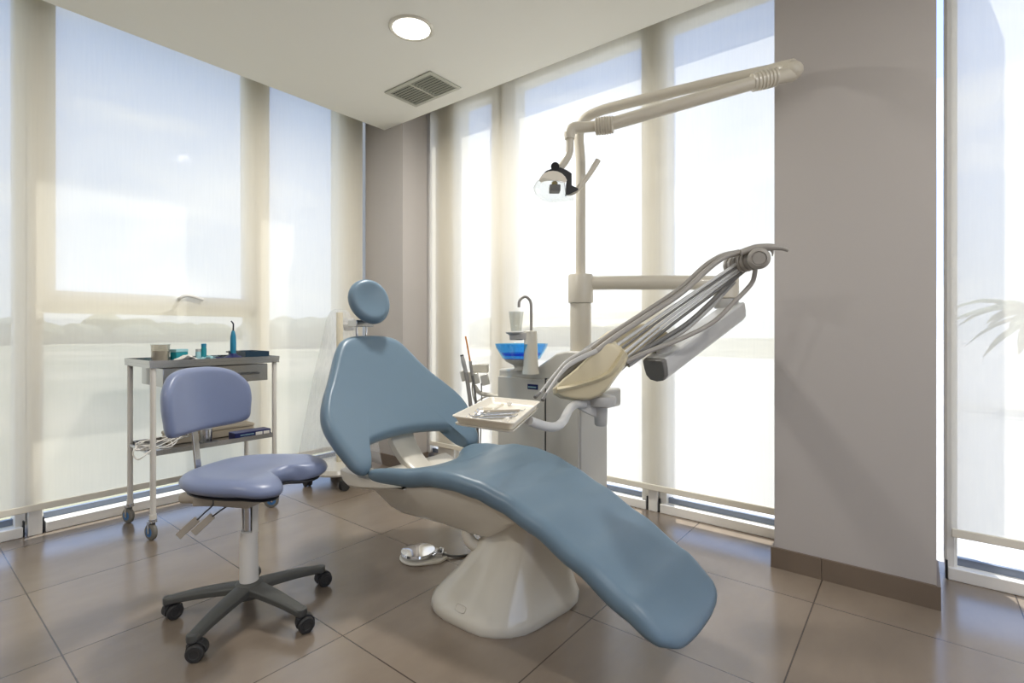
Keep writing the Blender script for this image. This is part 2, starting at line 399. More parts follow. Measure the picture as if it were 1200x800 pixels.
# ================================================================== CEILING FITTINGS
lc = Vector((1.672, 1.971, CE))
t = thing('ceiling_light', lc, 'round recessed ceiling light glowing white with a thin white ring', 'light')
bm = BM(); R0, R1 = .092, .112; seg = 48
rings(bm, [[lc+Vector((math.cos(2*PI*j/seg)*r, math.sin(2*PI*j/seg)*r, z)) for j in range(seg)] for r, z in ((R0, .004), (R0, -.006), (R1-.008, -.009), (R1, -.002), (R1, .004))], close=True)
link('trim_ring', bm, 'gloss', t)
bm = BM(); cyl(bm, lc+Vector((0, 0, .002)), lc+Vector((0, 0, -.004)), .092, seg=48); link('diffuser', bm, 'lampglow', t, smooth=False)

vx0, vx1, vy0, vy1 = 2.01, 2.27, 2.205, 2.63
t = thing('ceiling_vent', ((vx0+vx1)/2, (vy0+vy1)/2, CE), 'rectangular white louvred air vent set in the ceiling', 'vent')
bm = BM(); fw = .026
box(bm, vx0, vx1, vy0, vy0+fw, CE-.008, CE); box(bm, vx0, vx1, vy1-fw, vy1, CE-.008, CE)
box(bm, vx0, vx0+fw, vy0+fw, vy1-fw, CE-.008, CE); box(bm, vx1-fw, vx1, vy0+fw, vy1-fw, CE-.008, CE)
link('frame', bm, 'vent', t, bev=.002)
bm = BM(); q_ = .0205
box(bm, vx0+q_, vx1-q_, vy0+q_, vy1-q_, CE+.09, CE+.095)
for x0_, x1_, y0_, y1_ in ((vx0+q_, vx0+q_+.003, vy0+q_, vy1-q_), (vx1-q_-.003, vx1-q_, vy0+q_, vy1-q_), (vx0+q_+.003, vx1-q_-.003, vy0+q_, vy0+q_+.003), (vx0+q_+.003, vx1-q_-.003, vy1-q_-.003, vy1-q_)): box(bm, x0_, x1_, y0_, y1_, CE, CE+.09)
link('duct', bm, 'hole', t, smooth=False)
bm = BM(); ym = (vy0+vy1)/2
ns = 9
for i in range(ns):
    x = vx0+fw+(vx1-vx0-2*fw)*(i+.5)/ns
    for a, b in ((vy0+fw, ym-.006), (ym+.006, vy1-fw)):
        prism(bm, [(x-.006, a, CE-.001), (x+.005, a, CE-.006), (x+.006, a, CE-.005), (x-.005, a, CE)], (0, b-a, 0))
tag(link('slats', bm, 'slat', t, smooth=False), kind='stuff')
bm = BM(); box(bm, vx0+fw, vx1-fw, ym-.006, ym+.006, CE-.008, CE+.008); link('centre_bar', bm, 'vent', t, smooth=False)

# ================================================================== DENTAL CHAIR
CXc = 1.467
ch = thing('dental_chair', (CXc, 1.2, 0), 'large reclining dental chair with blue-grey upholstery on a glossy white base', 'dental chair')
ztop = [(.44, .188), (.5, .226), (.6, .285), (.75, .366), (.9, .437), (1.03, .485), (1.13, .512), (1.22, .518), (1.34, .506), (1.46, .472), (1.6, .446), (1.75, .436)]
def topz(y): return interp(ztop, y)
def seatw(x, y, h):
    d = .01; n = Vector((0, -(topz(y+d)-topz(y-d))/(2*d), 1)).normalized()
    q = max(0, min(1, (y-1.15)/.4)); w = abs(x)/.31
    lift = .05*q*(w**2.2)
    return Vector((CXc+x, y, topz(y)+lift))+n*(h-.031)
half = [(.0, .452), (.09, .454), (.165, .464), (.203, .496), (.219, .555), (.223, .7), (.225, .85), (.232, .98), (.246, 1.10), (.262, 1.22), (.276, 1.36), (.288, 1.48), (.298, 1.57), (.295, 1.635), (.268, 1.662), (.225, 1.655), (.16, 1.61), (.08, 1.58)]
out = [(x, y) for x, y in half]+[(0, 1.575)]+[(-x, y) for x, y in half[:0:-1]]
bm = BM(); pillow(bm, out, (0, 1.1), seatw, .066, back=.5, edge=.13, k=5, nr=26)
link('seat_cushion', bm, 'vinyl', ch, auto=80)

# backrest: plane rising away from the seat
B0 = Vector((CXc, 1.74, .52)); bt = math.atan2(.31, .456)
bu = Vector((0, math.sin(bt), math.cos(bt))); bn = Vector((0, -math.cos(bt), math.sin(bt)))
def backw(x, v, h):
    w = x/.38
    k = .055*w*w*(1-.3*max(0, v)/.5)+.03*(((v-.25)/.3)**2)
    return B0+Vector((x, 0, 0))+bu*v+bn*(h+k-.03)
hb = [(0, .555), (.09, .55), (.155, .525), (.2, .47), (.24, .40), (.285, .325), (.335, .25), (.375, .17), (.388, .10), (.378, .03), (.362, -.03), (.345, -.08), (.315, -.108), (.28, -.10), (.258, -.05), (.238, .004), (.17, .028), (.08, .042)]
outb = hb+[(0, .045)]+[(-x, y) for x, y in hb[:0:-1]]
bm = BM(); pillow(bm, outb, (0, .25), backw, .075, back=.55, edge=.15, k=6, nr=16, crown=.06, spine=.5)
link('backrest', bm, 'vinyl', ch, auto=80)
# back shell
bm = BM(); pillow(bm, [(x*.82, .25+(v-.25)*(.88 if v > .25 else .60)) for x, v in outb], (0, .25), lambda x, v, h: backw(x, v, h-.05), .03, back=.6, edge=.12, k=4, nr=8, spine=.5)
link('backrest_shell', bm, 'shell', ch, auto=80)
# backrest support: curved white yoke seen through the gap
bm = BM()
for sx, w in ((.03, .055),):
    prof = catmull([(0, 1.90, .62), (0, 1.845, .53), (0, 1.80, .47), (0, 1.74, .42), (0, 1.64, .37)], 5)
    R = []
    for i, p in enumerate(prof):
        tt = (prof[min(i+1, len(prof)-1)]-prof[max(i-1, 0)]).normalized(); nn = Vector((1, 0, 0)).cross(tt)
        c = Vector((CXc+sx, p.y, p.z)); a = .07-.02*i/len(prof)
        R.append([c+Vector((x, 0, 0))+nn*y for x, y in ((-a, -.014), (-a+.01, -.02), (a-.01, -.02), (a, -.014), (a, .014), (a-.01, .02), (-a+.01, .02), (-a, .014))])
    rings(bm, R)
link('backrest_bracket', bm, 'shell', ch)
# headrest
hc = at(433, 353.5, 2.42); hn = Vector((-.22, -.93, .28)).normalized()
hu = (Vector((-.34, 0, 1))-hn*Vector((-.34, 0, 1)).dot(hn)).normalized(); hr = hu.cross(hn).normalized()
def headw(x, y, h):
    dish = -.012*(1-min(1, (x*x+y*y)/.009))
    return hc+hr*x+hu*y+hn*(h+(dish if h > 0 else 0))
ho = [(.098*math.cos(a)*(1+.06*math.sin(a)), .112*math.sin(a)) for a in [2*PI*i/16 for i in range(16)]]
bm = BM(); pillow(bm, ho, (0, 0), headw, .07, back=.5, edge=.3, k=4, nr=6)
hd = link('headrest', bm, 'vinyl', ch, auto=80)
bm = BM(); p1 = at(426, 376, 2.45)
obox(bm, p1+Vector((0, .02, -.012)), Vector((1, 0, 0)), Vector((0, 1, 0)), Vector((0, 0, 1)), .05, .035, .016)
tube(bm, [p1+Vector((-.025, .02, -.02)), p1+Vector((-.022, .02, -.07)), p1+Vector((0, .01, -.12)), p1+Vector((.008, .0, -.2))], .007)
tube(bm, [p1+Vector((.03, .02, -.02)), p1+Vector((.03, .02, -.06)), p1+Vector((.012, .01, -.11)), p1+Vector((.008, .0, -.2))], .006)
link('headrest_bracket', bm, 'steel', ch, bev=.003)
# underseat carrier shell: lofted cream trough
bm = BM(); R = []
prof_ = [(.97, .40), (1.06, .355), (1.10, .325), (1.165, .288), (1.20, .281), (1.40, .279), (1.60, .279), (1.64, .292), (1.665, .35), (1.70, .39), (1.76, .412)]
for y, zb in prof_:
    zt = max(topz(y)-.044, zb+.012); wt = interp([(.97, .19), (1.1, .215), (1.3, .24), (1.5, .262), (1.76, .24)], y); lo = .15; q = min(1, (zt-zb)/.15)
    wb = wt+(lo-wt)*q
    R.append([Vector((CXc+x, y, z)) for x, z in ((-wt, zt), (-wt+.002, zt-.012*q-.003), (-wb-.004, zb+.02*q), (-wb+.016, zb), (wb-.016, zb), (wb+.004, zb+.02*q), (wt-.002, zt-.012*q-.003), (wt, zt))])
rings(bm, R); link('seat_carrier', bm, 'shell', ch, bev=.012, auto=50)
# lower back hinge covers with finger hole
for sx in (-1,):
    bm = BM(); xo = CXc+sx*.245
    R = []
    for y, z0, z1, w in ((1.46, .424, .436, .03), (1.56, .408, .438, .042), (1.68, .390, .442, .05), (1.765, .383, .446, .052), (1.80, .395, .447, .05), (1.83, .425, .447, .042)):
        R.append([Vector((xo+x, y, z)) for x, z in ((-w, z1-.004), (-w+.006, z1), (w-.006, z1), (w, z1-.004), (w, z0+.012), (w-.014, z0), (-w+.014, z0), (-w, z0+.012))])
    rings(bm, R); hcv = link('hinge_cover', bm, 'shell', ch, bev=.004)
    bm = BM(); lathe(bm, (xo-sx*-.012, 1.765, .4465), (0, 0, 1), [(0, 0), (0, .02), (.0012, .02), (.0012, 0)], 24); link('hinge_hole', bm, 'black', hcv)
# slim plate under the leg pad
bm = BM(); R = []
for y in (.56, .7, .85, 1.0, 1.1):
    w = .165; zt = topz(y)-.058; R.append([Vector((CXc+x, y, z)) for x, z in ((-w, zt), (w, zt), (w-.02, zt-.022), (-w+.02, zt-.022))])
rings(bm, R); link('leg_plate', bm, 'shell', ch)
# pedestal base
def rrect(cx, cy, hx, hy, r, z, n=6, skew=0):
    P = []
    for qx, qy, a0 in ((1, 1, 0), (-1, 1, PI/2), (-1, -1, PI), (1, -1, 3*PI/2)):
        for i in range(n):
            a = a0+PI/2*i/(n-1)
            x = cx+qx*(hx-r)+r*math.cos(a); y = cy+qy*(hy-r)+r*math.sin(a)
            P.append(Vector((x, y+skew*(x-cx), z)))
    return P
bm = BM()
lv = [(0, 1.472, 1.197, .238, .212, .165), (.012, 1.472, 1.197, .244, .218, .17), (.035, 1.473, 1.197, .242, .216, .168), (.055, 1.475, 1.195, .232, .206, .16),
      (.085, 1.48, 1.185, .214, .190, .14), (.13, 1.49, 1.17, .192, .166, .12), (.18, 1.50, 1.155, .172, .145, .10), (.23, 1.505, 1.14, .155, .128, .09), (.28, 1.505, 1.13, .143, .116, .08), (.37, 1.50, 1.13, .135, .11, .08)]
rings(bm, [rrect(cx, cy, hx, hy, .72*min(hx, hy), z, skew=-.12) for z, cx, cy, hx, hy, r in lv])
pb = link('pedestal_base', bm, 'gloss', ch, auto=60)
from mathutils.bvhtree import BVHTree
bvh = BVHTree.FromPolygons([v.co+ch.location for v in pb.data.vertices], [list(p.vertices) for p in pb.data.polygons])
o_ = Vector((0, 0, H)); hit = bvh.ray_cast(o_, (at(540, 713, 1)-o_).normalized())
bc_, bn_ = hit[0], hit[1]
if bn_.dot(bc_-o_) > 0: bn_ = -bn_
bm = BM(); bx_ = Vector((0, 0, 1)).cross(bn_).normalized(); by_ = bn_.cross(bx_)
P_ = []
for j in range(20):
    a_ = 2*PI*j/20; c_ = math.cos(a_); s_ = math.sin(a_); P_.append((math.copysign(abs(c_)**.5, c_)*.022, math.copysign(abs(s_)**.5, s_)*.012))
rings(bm, [[bc_+bx_*x*k+by_*y*k+bn_*h for x, y in P_] for k, h in ((1, -.02), (1, .004), (.93, .005), (.9, .003), (.5, .003))])
link('release_button', bm, 'shell', ch)
# curved lift arm behind pedestal
bm = BM(); tube(bm, [(CXc-.10, 1.26, .33), (CXc-.112, 1.285, .27), (CXc-.10, 1.27, .225), (CXc-.04, 1.22, .19)], .022); link('lift_arm', bm, 'shell', ch)

# ================================================================== STOOL
SC = Vector((.835, 1.865, 0))
st = thing('operator_stool', SC, 'lavender saddle stool with curved backrest on a charcoal five-castor star base', 'stool')
# star base
bm = BM()
lathe(bm, SC+Vector((0, 0, .085)), (0, 0, 1), [(-.022, .03), (-.022, .05), (0, .056), (.022, .045), (.03, .034), (.03, .0)], 30)
angs = [math.radians(a) for a in (-6, 66, 138, 210, 282)]
for a in angs:
    d = Vector((math.cos(a), math.sin(a), 0)); nrm = Vector((-d.y, d.x, 0)); R = []
    for q in range(9):
        q = q/8; r = .02+.25*q; w = .036-.016*q; zt = .108-.022*q*q-.008*q; hh = .026-.006*q
        c = SC+d*r+Vector((0, 0, zt))
        R.append([c+nrm*x+Vector((0, 0, z)) for x, z in ((-w, -hh), (-w*.95, -.006), (-w*.6, 0), (w*.6, 0), (w*.95, -.006), (w, -hh), (w*.5, -hh-.006), (-w*.5, -hh-.006))])
    rings(bm, R)
    c = SC+d*.262; cyl(bm, c+Vector((0, 0, .055)), c+Vector((0, 0, .079)), .018)
link('star_base', bm, 'char', st, bev=.003)
for i, a in enumerate(angs):
    c = SC+Vector((math.cos(a), math.sin(a), 0))*.262
    ya = math.radians(245+[18, -22, 30, -15, 10][i]); ax = Vector((math.cos(ya), math.sin(ya), 0)); fd = Vector((-ax.y, ax.x, 0))
    bm = BM(); cyl(bm, c+Vector((0, 0, .04)), c+Vector((0, 0, .062)), .011)
    obox(bm, c+fd*.008+Vector((0, 0, .034)), ax, fd, Vector((0, 0, 1)), .0105, .024, .016)
    R = []
    for k in range(9):   # hood
        aa = PI*k/8; p = c+fd*.012+Vector((0, 0, .027))+fd*(.03*math.cos(aa))+Vector((0, 0, .031*math.sin(aa)))
        q = c+fd*.012+Vector((0, 0, .027))+fd*(.026*math.cos(aa))+Vector((0, 0, .027*math.sin(aa)))
        R.append([p-ax*.012, p+ax*.012, q+ax*.012, q-ax*.012])
    rings(bm, R)
    cs = link('caster', bm, 'darkrubber', st, bev=.002)
    for sgn in (-1, 1):
        bm = BM(); w0 = c+fd*.012+Vector((0, 0, .0265))
        lathe(bm, w0+ax*sgn*.011, ax*sgn, [(0, .01), (0, .024), (.004, .0265), (.012, .0265), (.016, .023), (.0165, .015), (.014, .013), (.014, 0)], 24)
        link('wheel', bm, 'darkrubber', cs)
bm = BM(); lathe(bm, SC, (0, 0, 1), [(.10, .0), (.10, .031), (.20, .030), (.292, .028), (.294, .024), (.294, 0)], 28)
link('column_cover', bm, 'whitemetal', st)
bm = BM()
pl = [(.285, .030), (.33, .030), (.40, .033)]
rings(bm, [[SC+Vector((math.cos(a)*r, math.sin(a)*r, z)) for a in [math.radians(-95+q*210/14) for q in range(15)]]+[SC+Vector((math.cos(a)*(r-.003), math.sin(a)*(r-.003), z)) for a in [math.radians(-95+q*210/14) for q in range(14, -1, -1)]] for z, r in pl])
link('column_shroud', bm, 'whitemetal', st)
bm = BM(); lathe(bm, SC, (0, 0, 1), [(.288, 0), (.288, .021), (.292, .021), (.294, .017), (.40, .017), (.40, 0)], 24); link('gas_spring', bm, 'steel', st)
# directions
f = Vector((.46, -.89, 0)).normalized(); sd = Vector((.89, .46, 0)).normalized(); up = Vector((0, 0, 1))
S0 = Vector((.85, 1.90, .475))
# mechanism
bm = BM()
obox(bm, SC+Vector((-.015, .03, .408)), sd, f, up, .05, .07, .020)
obox(bm, SC-f*.10+Vector((0, 0, .408)), sd, f, up, .022, .11, .016)
obox(bm, SC-RT*.09+Vector((0, 0, .403)), RT, FW, up, .10, .022, .018)
link('tilt_mechanism', bm, 'taupe', st, bev=.004)
bm = BM(); kp = SC-RT*.235+Vector((0, 0, .41)); cyl(bm, kp, kp+RT*.055, .02); cyl(bm, kp-RT*.008, kp, .017, .02); link('tension_knob', bm, 'taupe', st, bev=.003)
for (u0, v0, u1, v1, u2, v2, wd) in ((249, 580, 249.5, 591, 231, 609, 1), (269, 581, 269, 590, 249, 605, 1)):
    Z = 1.79
    bm = BM(); tube(bm, [at(u0, v0, Z), at(u1, v1, Z), at((u1+u2)/2, (v1+v2)/2, Z-.01), at(u2, v2, Z-.02)], .0028, seg=8, k=4)
    lv_ = link('lever_rod', bm, 'dkmetal', st)
    bm = BM(); a = at(u2, v2-1, Z-.02); b = at(u2-23, v2+20, Z-.045); d = (b-a); w = (a-Vector((0, 0, H))).cross(d).normalized()*.012
    prism(bm, [a-w, a+w, b+w, b-w], FW*.004); link('lever_paddle', bm, 'taupe', lv_, bev=.0015)
# seat
so = [(.0, .125), (.05, .15), (.085, .20), (.14, .222), (.195, .19), (.218, .11), (.215, .0), (.19, -.10), (.13, -.17), (.05, -.197), (-.05, -.197), (-.13, -.17), (-.19, -.10), (-.215, 0), (-.218, .11), (-.195, .19), (-.14, .222), (-.085, .20), (-.05, .15)]
def stoolw(x, y, h):
    k = .010*(y/.2)**2+.012*(x/.2)**2 - (.018*max(0, (y-.12)/.1))
    if h > 0: k -= .010*math.exp(-((x/.12)**2+((y+.03)/.11)**2))
    return S0+sd*x+f*y+up*(h+k)
bm = BM(); pillow(bm, so, (0, -.02), stoolw, .062, back=.45, edge=.26, k=5, nr=8)
link('seat', bm, 'lav', st, auto=80)
bm = BM(); pillow(bm, [(x*.9, y*.9) for x, y in so], (0, -.02), lambda x, y, h: stoolw(x, y, h-.03), .012, edge=.1, k=3, nr=3); link('seat_pan', bm, 'black', st)
# back bar
b0 = S0-f*.20+Vector((0, 0, -.11)); b1 = S0-f*.235+Vector((0, 0, .19))
bm = BM(); dd = (b1-b0); obox(bm, (b0+b1)/2, sd, dd.normalized().cross(sd).normalized(), dd.normalized(), .0125, .004, dd.length/2)
obox(bm, S0-f*.15+Vector((0, 0, -.062)), sd, f, up, .014, .06, .005)
link('back_bar', bm, 'chrome', st, bev=.001)
# backrest
BB = Vector((.775, 2.115, .748))
bo = [(0, .122), (.08, .118), (.15, .095), (.197, .045), (.208, -.01), (.203, -.06), (.192, -.105), (.15, -.118), (.07, -.118), (0, -.117), (-.07, -.118), (-.15, -.118), (-.192, -.105), (-.203, -.06), (-.208, -.01), (-.197, .045), (-.15, .095), (-.08, .118)]
bnn = (f*1+up*.10).normalized(); buu = sd.cross(bnn).normalized()
if buu.z < 0: buu = -buu
def sbw(x, y, h):
    return BB+sd*x+buu*y+bnn*(h+.055*(x/.2)**2-.02)
bm = BM(); pillow(bm, bo, (0, 0), sbw, .05, back=.5, edge=.16, k=5, nr=8)
link('backrest', bm, 'lav', st, auto=80)
bm = BM(); cyl(bm, b1-f*.01, BB-f*.0-bnn*.02, .012); obox(bm, b1+Vector((0, 0, .01)), sd, f, up, .02, .012, .03); link('backrest_mount', bm, 'taupe', st, bev=.003)

# ================================================================== TROLLEY
TX0, TX1, TY0, TY1 = .835, 1.425, 2.87, 3.22
tr = thing('instrument_trolley', ((TX0+TX1)/2, (TY0+TY1)/2, 0), 'white tubular steel trolley with metal tray, drawer and lower shelf on castors', 'trolley')
for k, (x, y) in enumerate(((TX0, TY0), (TX1, TY0), (TX0, TY1), (TX1, TY1))):
    bm = BM(); cyl(bm, (x, y, .105), (x, y, .828), .0125, seg=16); cyl(bm, (x, y, .10), (x, y, .125), .0155, seg=16); link('leg', bm, 'whitemetal', tr)
    ya = [.25, -.5, .3, 1.0][k]; ax = Vector((math.cos(ya+PI/2*(k % 2)), math.sin(ya+PI/2*(k % 2)), 0)); fd = Vector((-ax.y, ax.x, 0)); c = Vector((x, y, 0))+fd*.014
    bm = BM(); cyl(bm, (x, y, .088), (x, y, .103), .017, seg=16)
    for sg in (-1, 1): obox(bm, c+ax*sg*.0145+Vector((0, 0, .062)), ax, fd, up, .0012, .007, .03)
    obox(bm, Vector((x, y, .088))+fd*.006, ax, fd, up, .016, .018, .002)
    cs = link('caster', bm, 'steel', tr, bev=.001)
    bm = BM(); w0 = c+Vector((0, 0, .039)); lathe(bm, w0-ax*.0115, ax, [(0, .024), (0, .033), (.005, .039), (.018, .039), (.023, .033), (.023, .024), (.019, .022), (.004, .022)], 28)
    link('wheel_tyre', bm, 'rubber', cs)
    bm = BM(); lathe(bm, w0-ax*.0125, ax, [(0, 0), (0, .0225), (.025, .0225), (.025, 0)], 24); link('wheel_hub', bm, 'wheelblue', cs)
def traybox(bm, x0, x1, y0, y1, z0, z1, t=.0025):
    box(bm, x0, x1, y0, y1, z0, z0+t)
    box(bm, x0, x1, y0, y0+t, z0+t, z1); box(bm, x0, x1, y1-t, y1, z0+t, z1); box(bm, x0, x0+t, y0+t, y1-t, z0+t, z1); box(bm, x1-t, x1, y0+t, y1-t, z0+t, z1)
bm = BM(); traybox(bm, TX0-.02, TX1+.02, TY0-.02, TY1+.02, .846, .864); box(bm, TX0-.019, TX1+.019, TY0-.019, TY1+.019, .828, .8455); link('top_tray', bm, 'steel', tr, smooth=False)
bm = BM(); traybox(bm, TX0+.012, TX1-.012, TY0-.004, TY1+.004, .403, .428); 
for x in (TX0, TX1):
    cyl(bm, (x, TY0, .41), (x, TY1, .41), .008, seg=10)
link('lower_shelf', bm, 'steel', tr, smooth=False)
bm = BM(); box(bm, TX0+.045, TX1-.03, TY0+.015, TY1-.02, .728, .822)
dr = link('drawer', bm, 'steel', tr, bev=.004)
bm = BM(); tube(bm, [(1.24, TY0+.015, .775), (1.245, TY0-.01, .772), (1.33, TY0-.01, .772), (1.335, TY0+.015, .775)], .005, seg=8, k=3); link('drawer_handle', bm, 'dkmetal', dr)
ZT = .849
def stand(name, loc, label, cat, group=None): return thing(name, loc, label, cat, group)
# jar
p = Vector((.905, 3.0, ZT))
t = stand('jar', p, 'clear plastic beaker jar at the left end of the trolley tray', 'jar')
bm = BM(); lathe(bm, p, up, [(0, 0), (0, .038), (.085, .041), (.088, .043), (.088, .0405), (.084, .039), (.003, .036), (.003, 0)], 28); link('cup', bm, 'jar', t)
bm = BM(); lathe(bm, p+Vector((0, 0, .004)), up, [(0, 0), (0, .033), (.052, .035), (.055, .03), (.056, 0)], 20); link('cotton', bm, 'paper', t)
bm = BM(); lathe(bm, p+Vector((0, 0, .088)), up, [(0, .0), (0, .044), (.004, .044), (.005, 0)], 24); link('lid', bm, 'clear', t)
def crate(name, c, hx, hy, hz, rz, m, label, cat, bev=.002, group=None, extra=None):
    bm = BM(); a = Vector((math.cos(rz), math.sin(rz), 0)); b = Vector((-a.y, a.x, 0))
    obox(bm, Vector(c)+Vector((0, 0, hz)), a, b, up, hx, hy, hz)
    return tag(link(name, bm, m, bev=bev), label, cat, group)
p = (.985, 2.99, ZT)
t = thing('dressing_box', p, 'small open teal box beside the clear jar on the trolley', 'box')
bm = BM(); obox(bm, Vector(p)+Vector((0, 0, .024)), Vector((.94, .34, 0)), Vector((-.34, .94, 0)), up, .033, .022, .024); link('body', bm, 'teal', t, bev=.002)
bm = BM(); obox(bm, Vector(p)+Vector((0, 0, .056)), Vector((.94, .34, 0)), Vector((-.34, .94, 0)), up, .034, .023, .0075); link('lid', bm, 'tealpaper', t, bev=.002)
# paste tubes standing
for (x, y, hh, mm, lab) in ((1.075, 2.99, .062, 'tealpaper', 'short pale grey-blue material tube standing left of the taller teal tube'), (1.10, 2.985, .09, 'teal', 'taller teal and blue material tube standing upright on the trolley')):
    t = thing('material_tube', (x, y, ZT), lab, 'tube')
    bm = BM(); lathe(bm, (x, y, ZT), up, [(0, 0), (0, .013), (hh*.7, .013), (hh*.78, .011), (hh*.78, 0)], 18); link('body', bm, mm, t)
    bm = BM(); lathe(bm, (x, y, ZT+hh*.78), up, [(0, 0), (0, .0125), (hh*.2, .0125), (hh*.22, .009), (hh*.22, 0)], 18); link('cap', bm, 'cyan' if mm == 'teal' else 'metalcol', t)
# crumpled paper wraps
def crumple(name, c, rx, ry, hz, m, label, cat, seed):
    rnd = random.Random(seed); bm = BM(); n = 9
    g = [[bm.verts.new((c[0]+rx*(i/n*2-1), c[1]+ry*(j/n*2-1), c[2]+hz*rnd.random()*(1-abs(i/n*2-1)**2)+.001)) for j in range(n+1)] for i in range(n+1)]
    for i in range(n):
        for j in range(n): bm.faces.new((g[i][j], g[i+1][j], g[i+1][j+1], g[i][j+1]))
    o = tag(link(name, bm, m, smooth=False), label, cat); q = o.modifiers.new('s', 'SOLIDIFY'); q.thickness = .001; return o
crumple('paper_wrap', (1.0, 2.93, ZT), .06, .035, .036, 'paper', 'crumpled white sterile wrap at the front of the trolley tray', 'wrap', 3)
crumple('paper_wrap', (1.10, 2.93, ZT), .05, .03, .024, 'tealpaper', 'pale teal crumpled pouch below the upright tubes on the trolley', 'wrap', 5)
crumple('paper_napkin', (1.17, 3.06, ZT), .06, .06, .022, 'tealpaper', 'flat pale teal napkin between the tubes and the curing light', 'napkin', 8)
p = Vector((1.155, 2.955, ZT))
t = thing('small_cassette', p, 'small dark blue case lying beside the crumpled wraps on the trolley', 'case')
bm = BM(); obox(bm, p+Vector((0, 0, .008)), Vector((1, .1, 0)).normalized(), Vector((-.1, 1, 0)).normalized(), up, .024, .014, .008); link('body', bm, 'navy', t, bev=.003)
bm = BM(); obox(bm, p+Vector((0, 0, .0185)), Vector((1, .1, 0)).normalized(), Vector((-.1, 1, 0)).normalized(), up, .018, .011, .0025); link('lid', bm, 'black', t, bev=.001)
# dark blue instrument tray with instruments at the right end
p = Vector((1.335, 3.04, ZT))
t = thing('instrument_cassette', p, 'dark blue shallow instrument tray at the right end of the trolley top', 'tray')
bm = BM(); traybox(bm, 1.292, 1.425, 2.93, 3.15, ZT, ZT+.042, .004); link('body', bm, 'navydark', t, smooth=False)
bm = BM()
for i in range(5): cyl(bm, (1.305+.024*i, 2.95, ZT+.010), (1.308+.024*i, 3.12, ZT+.010), .004, seg=8)
link('tool_rolls', bm, 'navy', t)
# curing light
p = Vector((1.235, 2.95, ZT))
t = thing('curing_light', p, 'blue pen-shaped curing light standing upright in its dark charging base', 'curing light')
bm = BM(); lathe(bm, p, up, [(0, 0), (0, .047), (.008, .05), (.018, .038), (.026, .02), (.034, .016), (.034, 0)], 28); link('charging_base', bm, 'navy', t)
bm = BM(); 
for sg in (-1, 1): tube(bm, [p+Vector((sg*.008, 0, .034)), p+Vector((sg*.022, 0, .042)), p+Vector((sg*.036, 0, .044))], .004, seg=8)
link('cradle', bm, 'dkmetal', t)
bm = BM(); lathe(bm, p, up, [(.03, 0), (.03, .013), (.05, .015), (.09, .0155), (.125, .0145), (.15, .010), (.16, .006), (.16, 0)], 22); hnd = link('handpiece', bm, 'cyan', t)
bm = BM(); tube(bm, [p+Vector((0, 0, .155)), p+Vector((.001, 0, .185)), p+Vector((0, 0, .198)), p+Vector((-.012, -.004, .212))], [.0042, .004, .004, .0035], seg=10); link('light_guide', bm, 'black', t)
# lower shelf things
ZS = .4056
p = Vector((1.325, 2.93, ZS)); a = Vector((1, 0, 0)); b = Vector((0, 1, 0))
t = thing('glove_box', p, 'long dark blue cardboard box with white panels at right end of lower shelf', 'box')
bm = BM(); box(bm, 1.215, 1.41, 2.88, 2.96, ZS, ZS+.045); link('carton', bm, 'navy', t, bev=.0015)
bm = BM(); box(bm, 1.325, 1.362, 2.8788, 2.8797, ZS+.008, ZS+.037); box(bm, 1.368, 1.402, 2.8788, 2.8797, ZS+.008, ZS+.037); link('white_panel', bm, 'paper', t, smooth=False)
bm = BM()
rnd = random.Random(2); x = 1.243
while x < 1.31: w = rnd.uniform(.003, .008); box(bm, x, x+w, 2.8788, 2.8797, ZS+.029, ZS+.033); x += w+.0015
box(bm, 1.245, 1.285, 2.8788, 2.8797, ZS+.018, ZS+.0205)
link('print', bm, 'tealpaper', t, smooth=False)
p = Vector((1.10, 2.955, ZS))
t = thing('metal_canister', p, 'short brushed steel canister standing on a black dish on lower shelf', 'canister')
bm = BM(); lathe(bm, p+Vector((0, 0, .009)), up, [(0, 0), (0, .03), (.07, .03), (.072, .027), (.072, 0)], 28); link('body', bm, 'steel', t)
bm = BM(); lathe(bm, p, up, [(0, 0), (0, .05), (.007, .062), (.009, .06), (.0085, 0)], 28)
tag(link('black_dish', bm, 'black'), 'round black dish beneath the steel canister on the lower shelf', 'dish')
t = tag(bpy.data.objects.new('storage_case', None), 'flat beige case lying at the back of the trolley lower shelf', 'case'); t.location = (1.2, 3.1, ZS); C.objects.link(t)
bm = BM(); box(bm, .97, 1.40, 3.06, 3.2, ZS, ZS+.04); link('body', bm, 'beige', t, bev=.006)
bm = BM(); box(bm, .968, 1.402, 3.058, 3.202, ZS+.041, ZS+.06); link('lid', bm, 'beige', t, bev=.006)
bm = BM()
for i in range(5):
    P = []
    r0 = .07+.014*i; cx = .90+.01*i
    for k in range(15):
        a = 2*PI*k/14; P.append((cx+r0*1.1*math.cos(a)-.03, 2.965+r0*.62*math.sin(a+i*.3), ZS+.028+.006*i+.016*math.sin(a*2+i)))
    tube(bm, P, .003, seg=8, k=3)
tube(bm, [(.86, 2.92, .44), (.815, 2.86, .43), (.775, 2.87, .40), (.79, 3.0, .415), (.85, 3.05, .45)], .0035, seg=8)
tag(link('coiled_cable', bm, 'paper'), 'loosely coiled white cable spilling over the left end of lower shelf', 'cable')

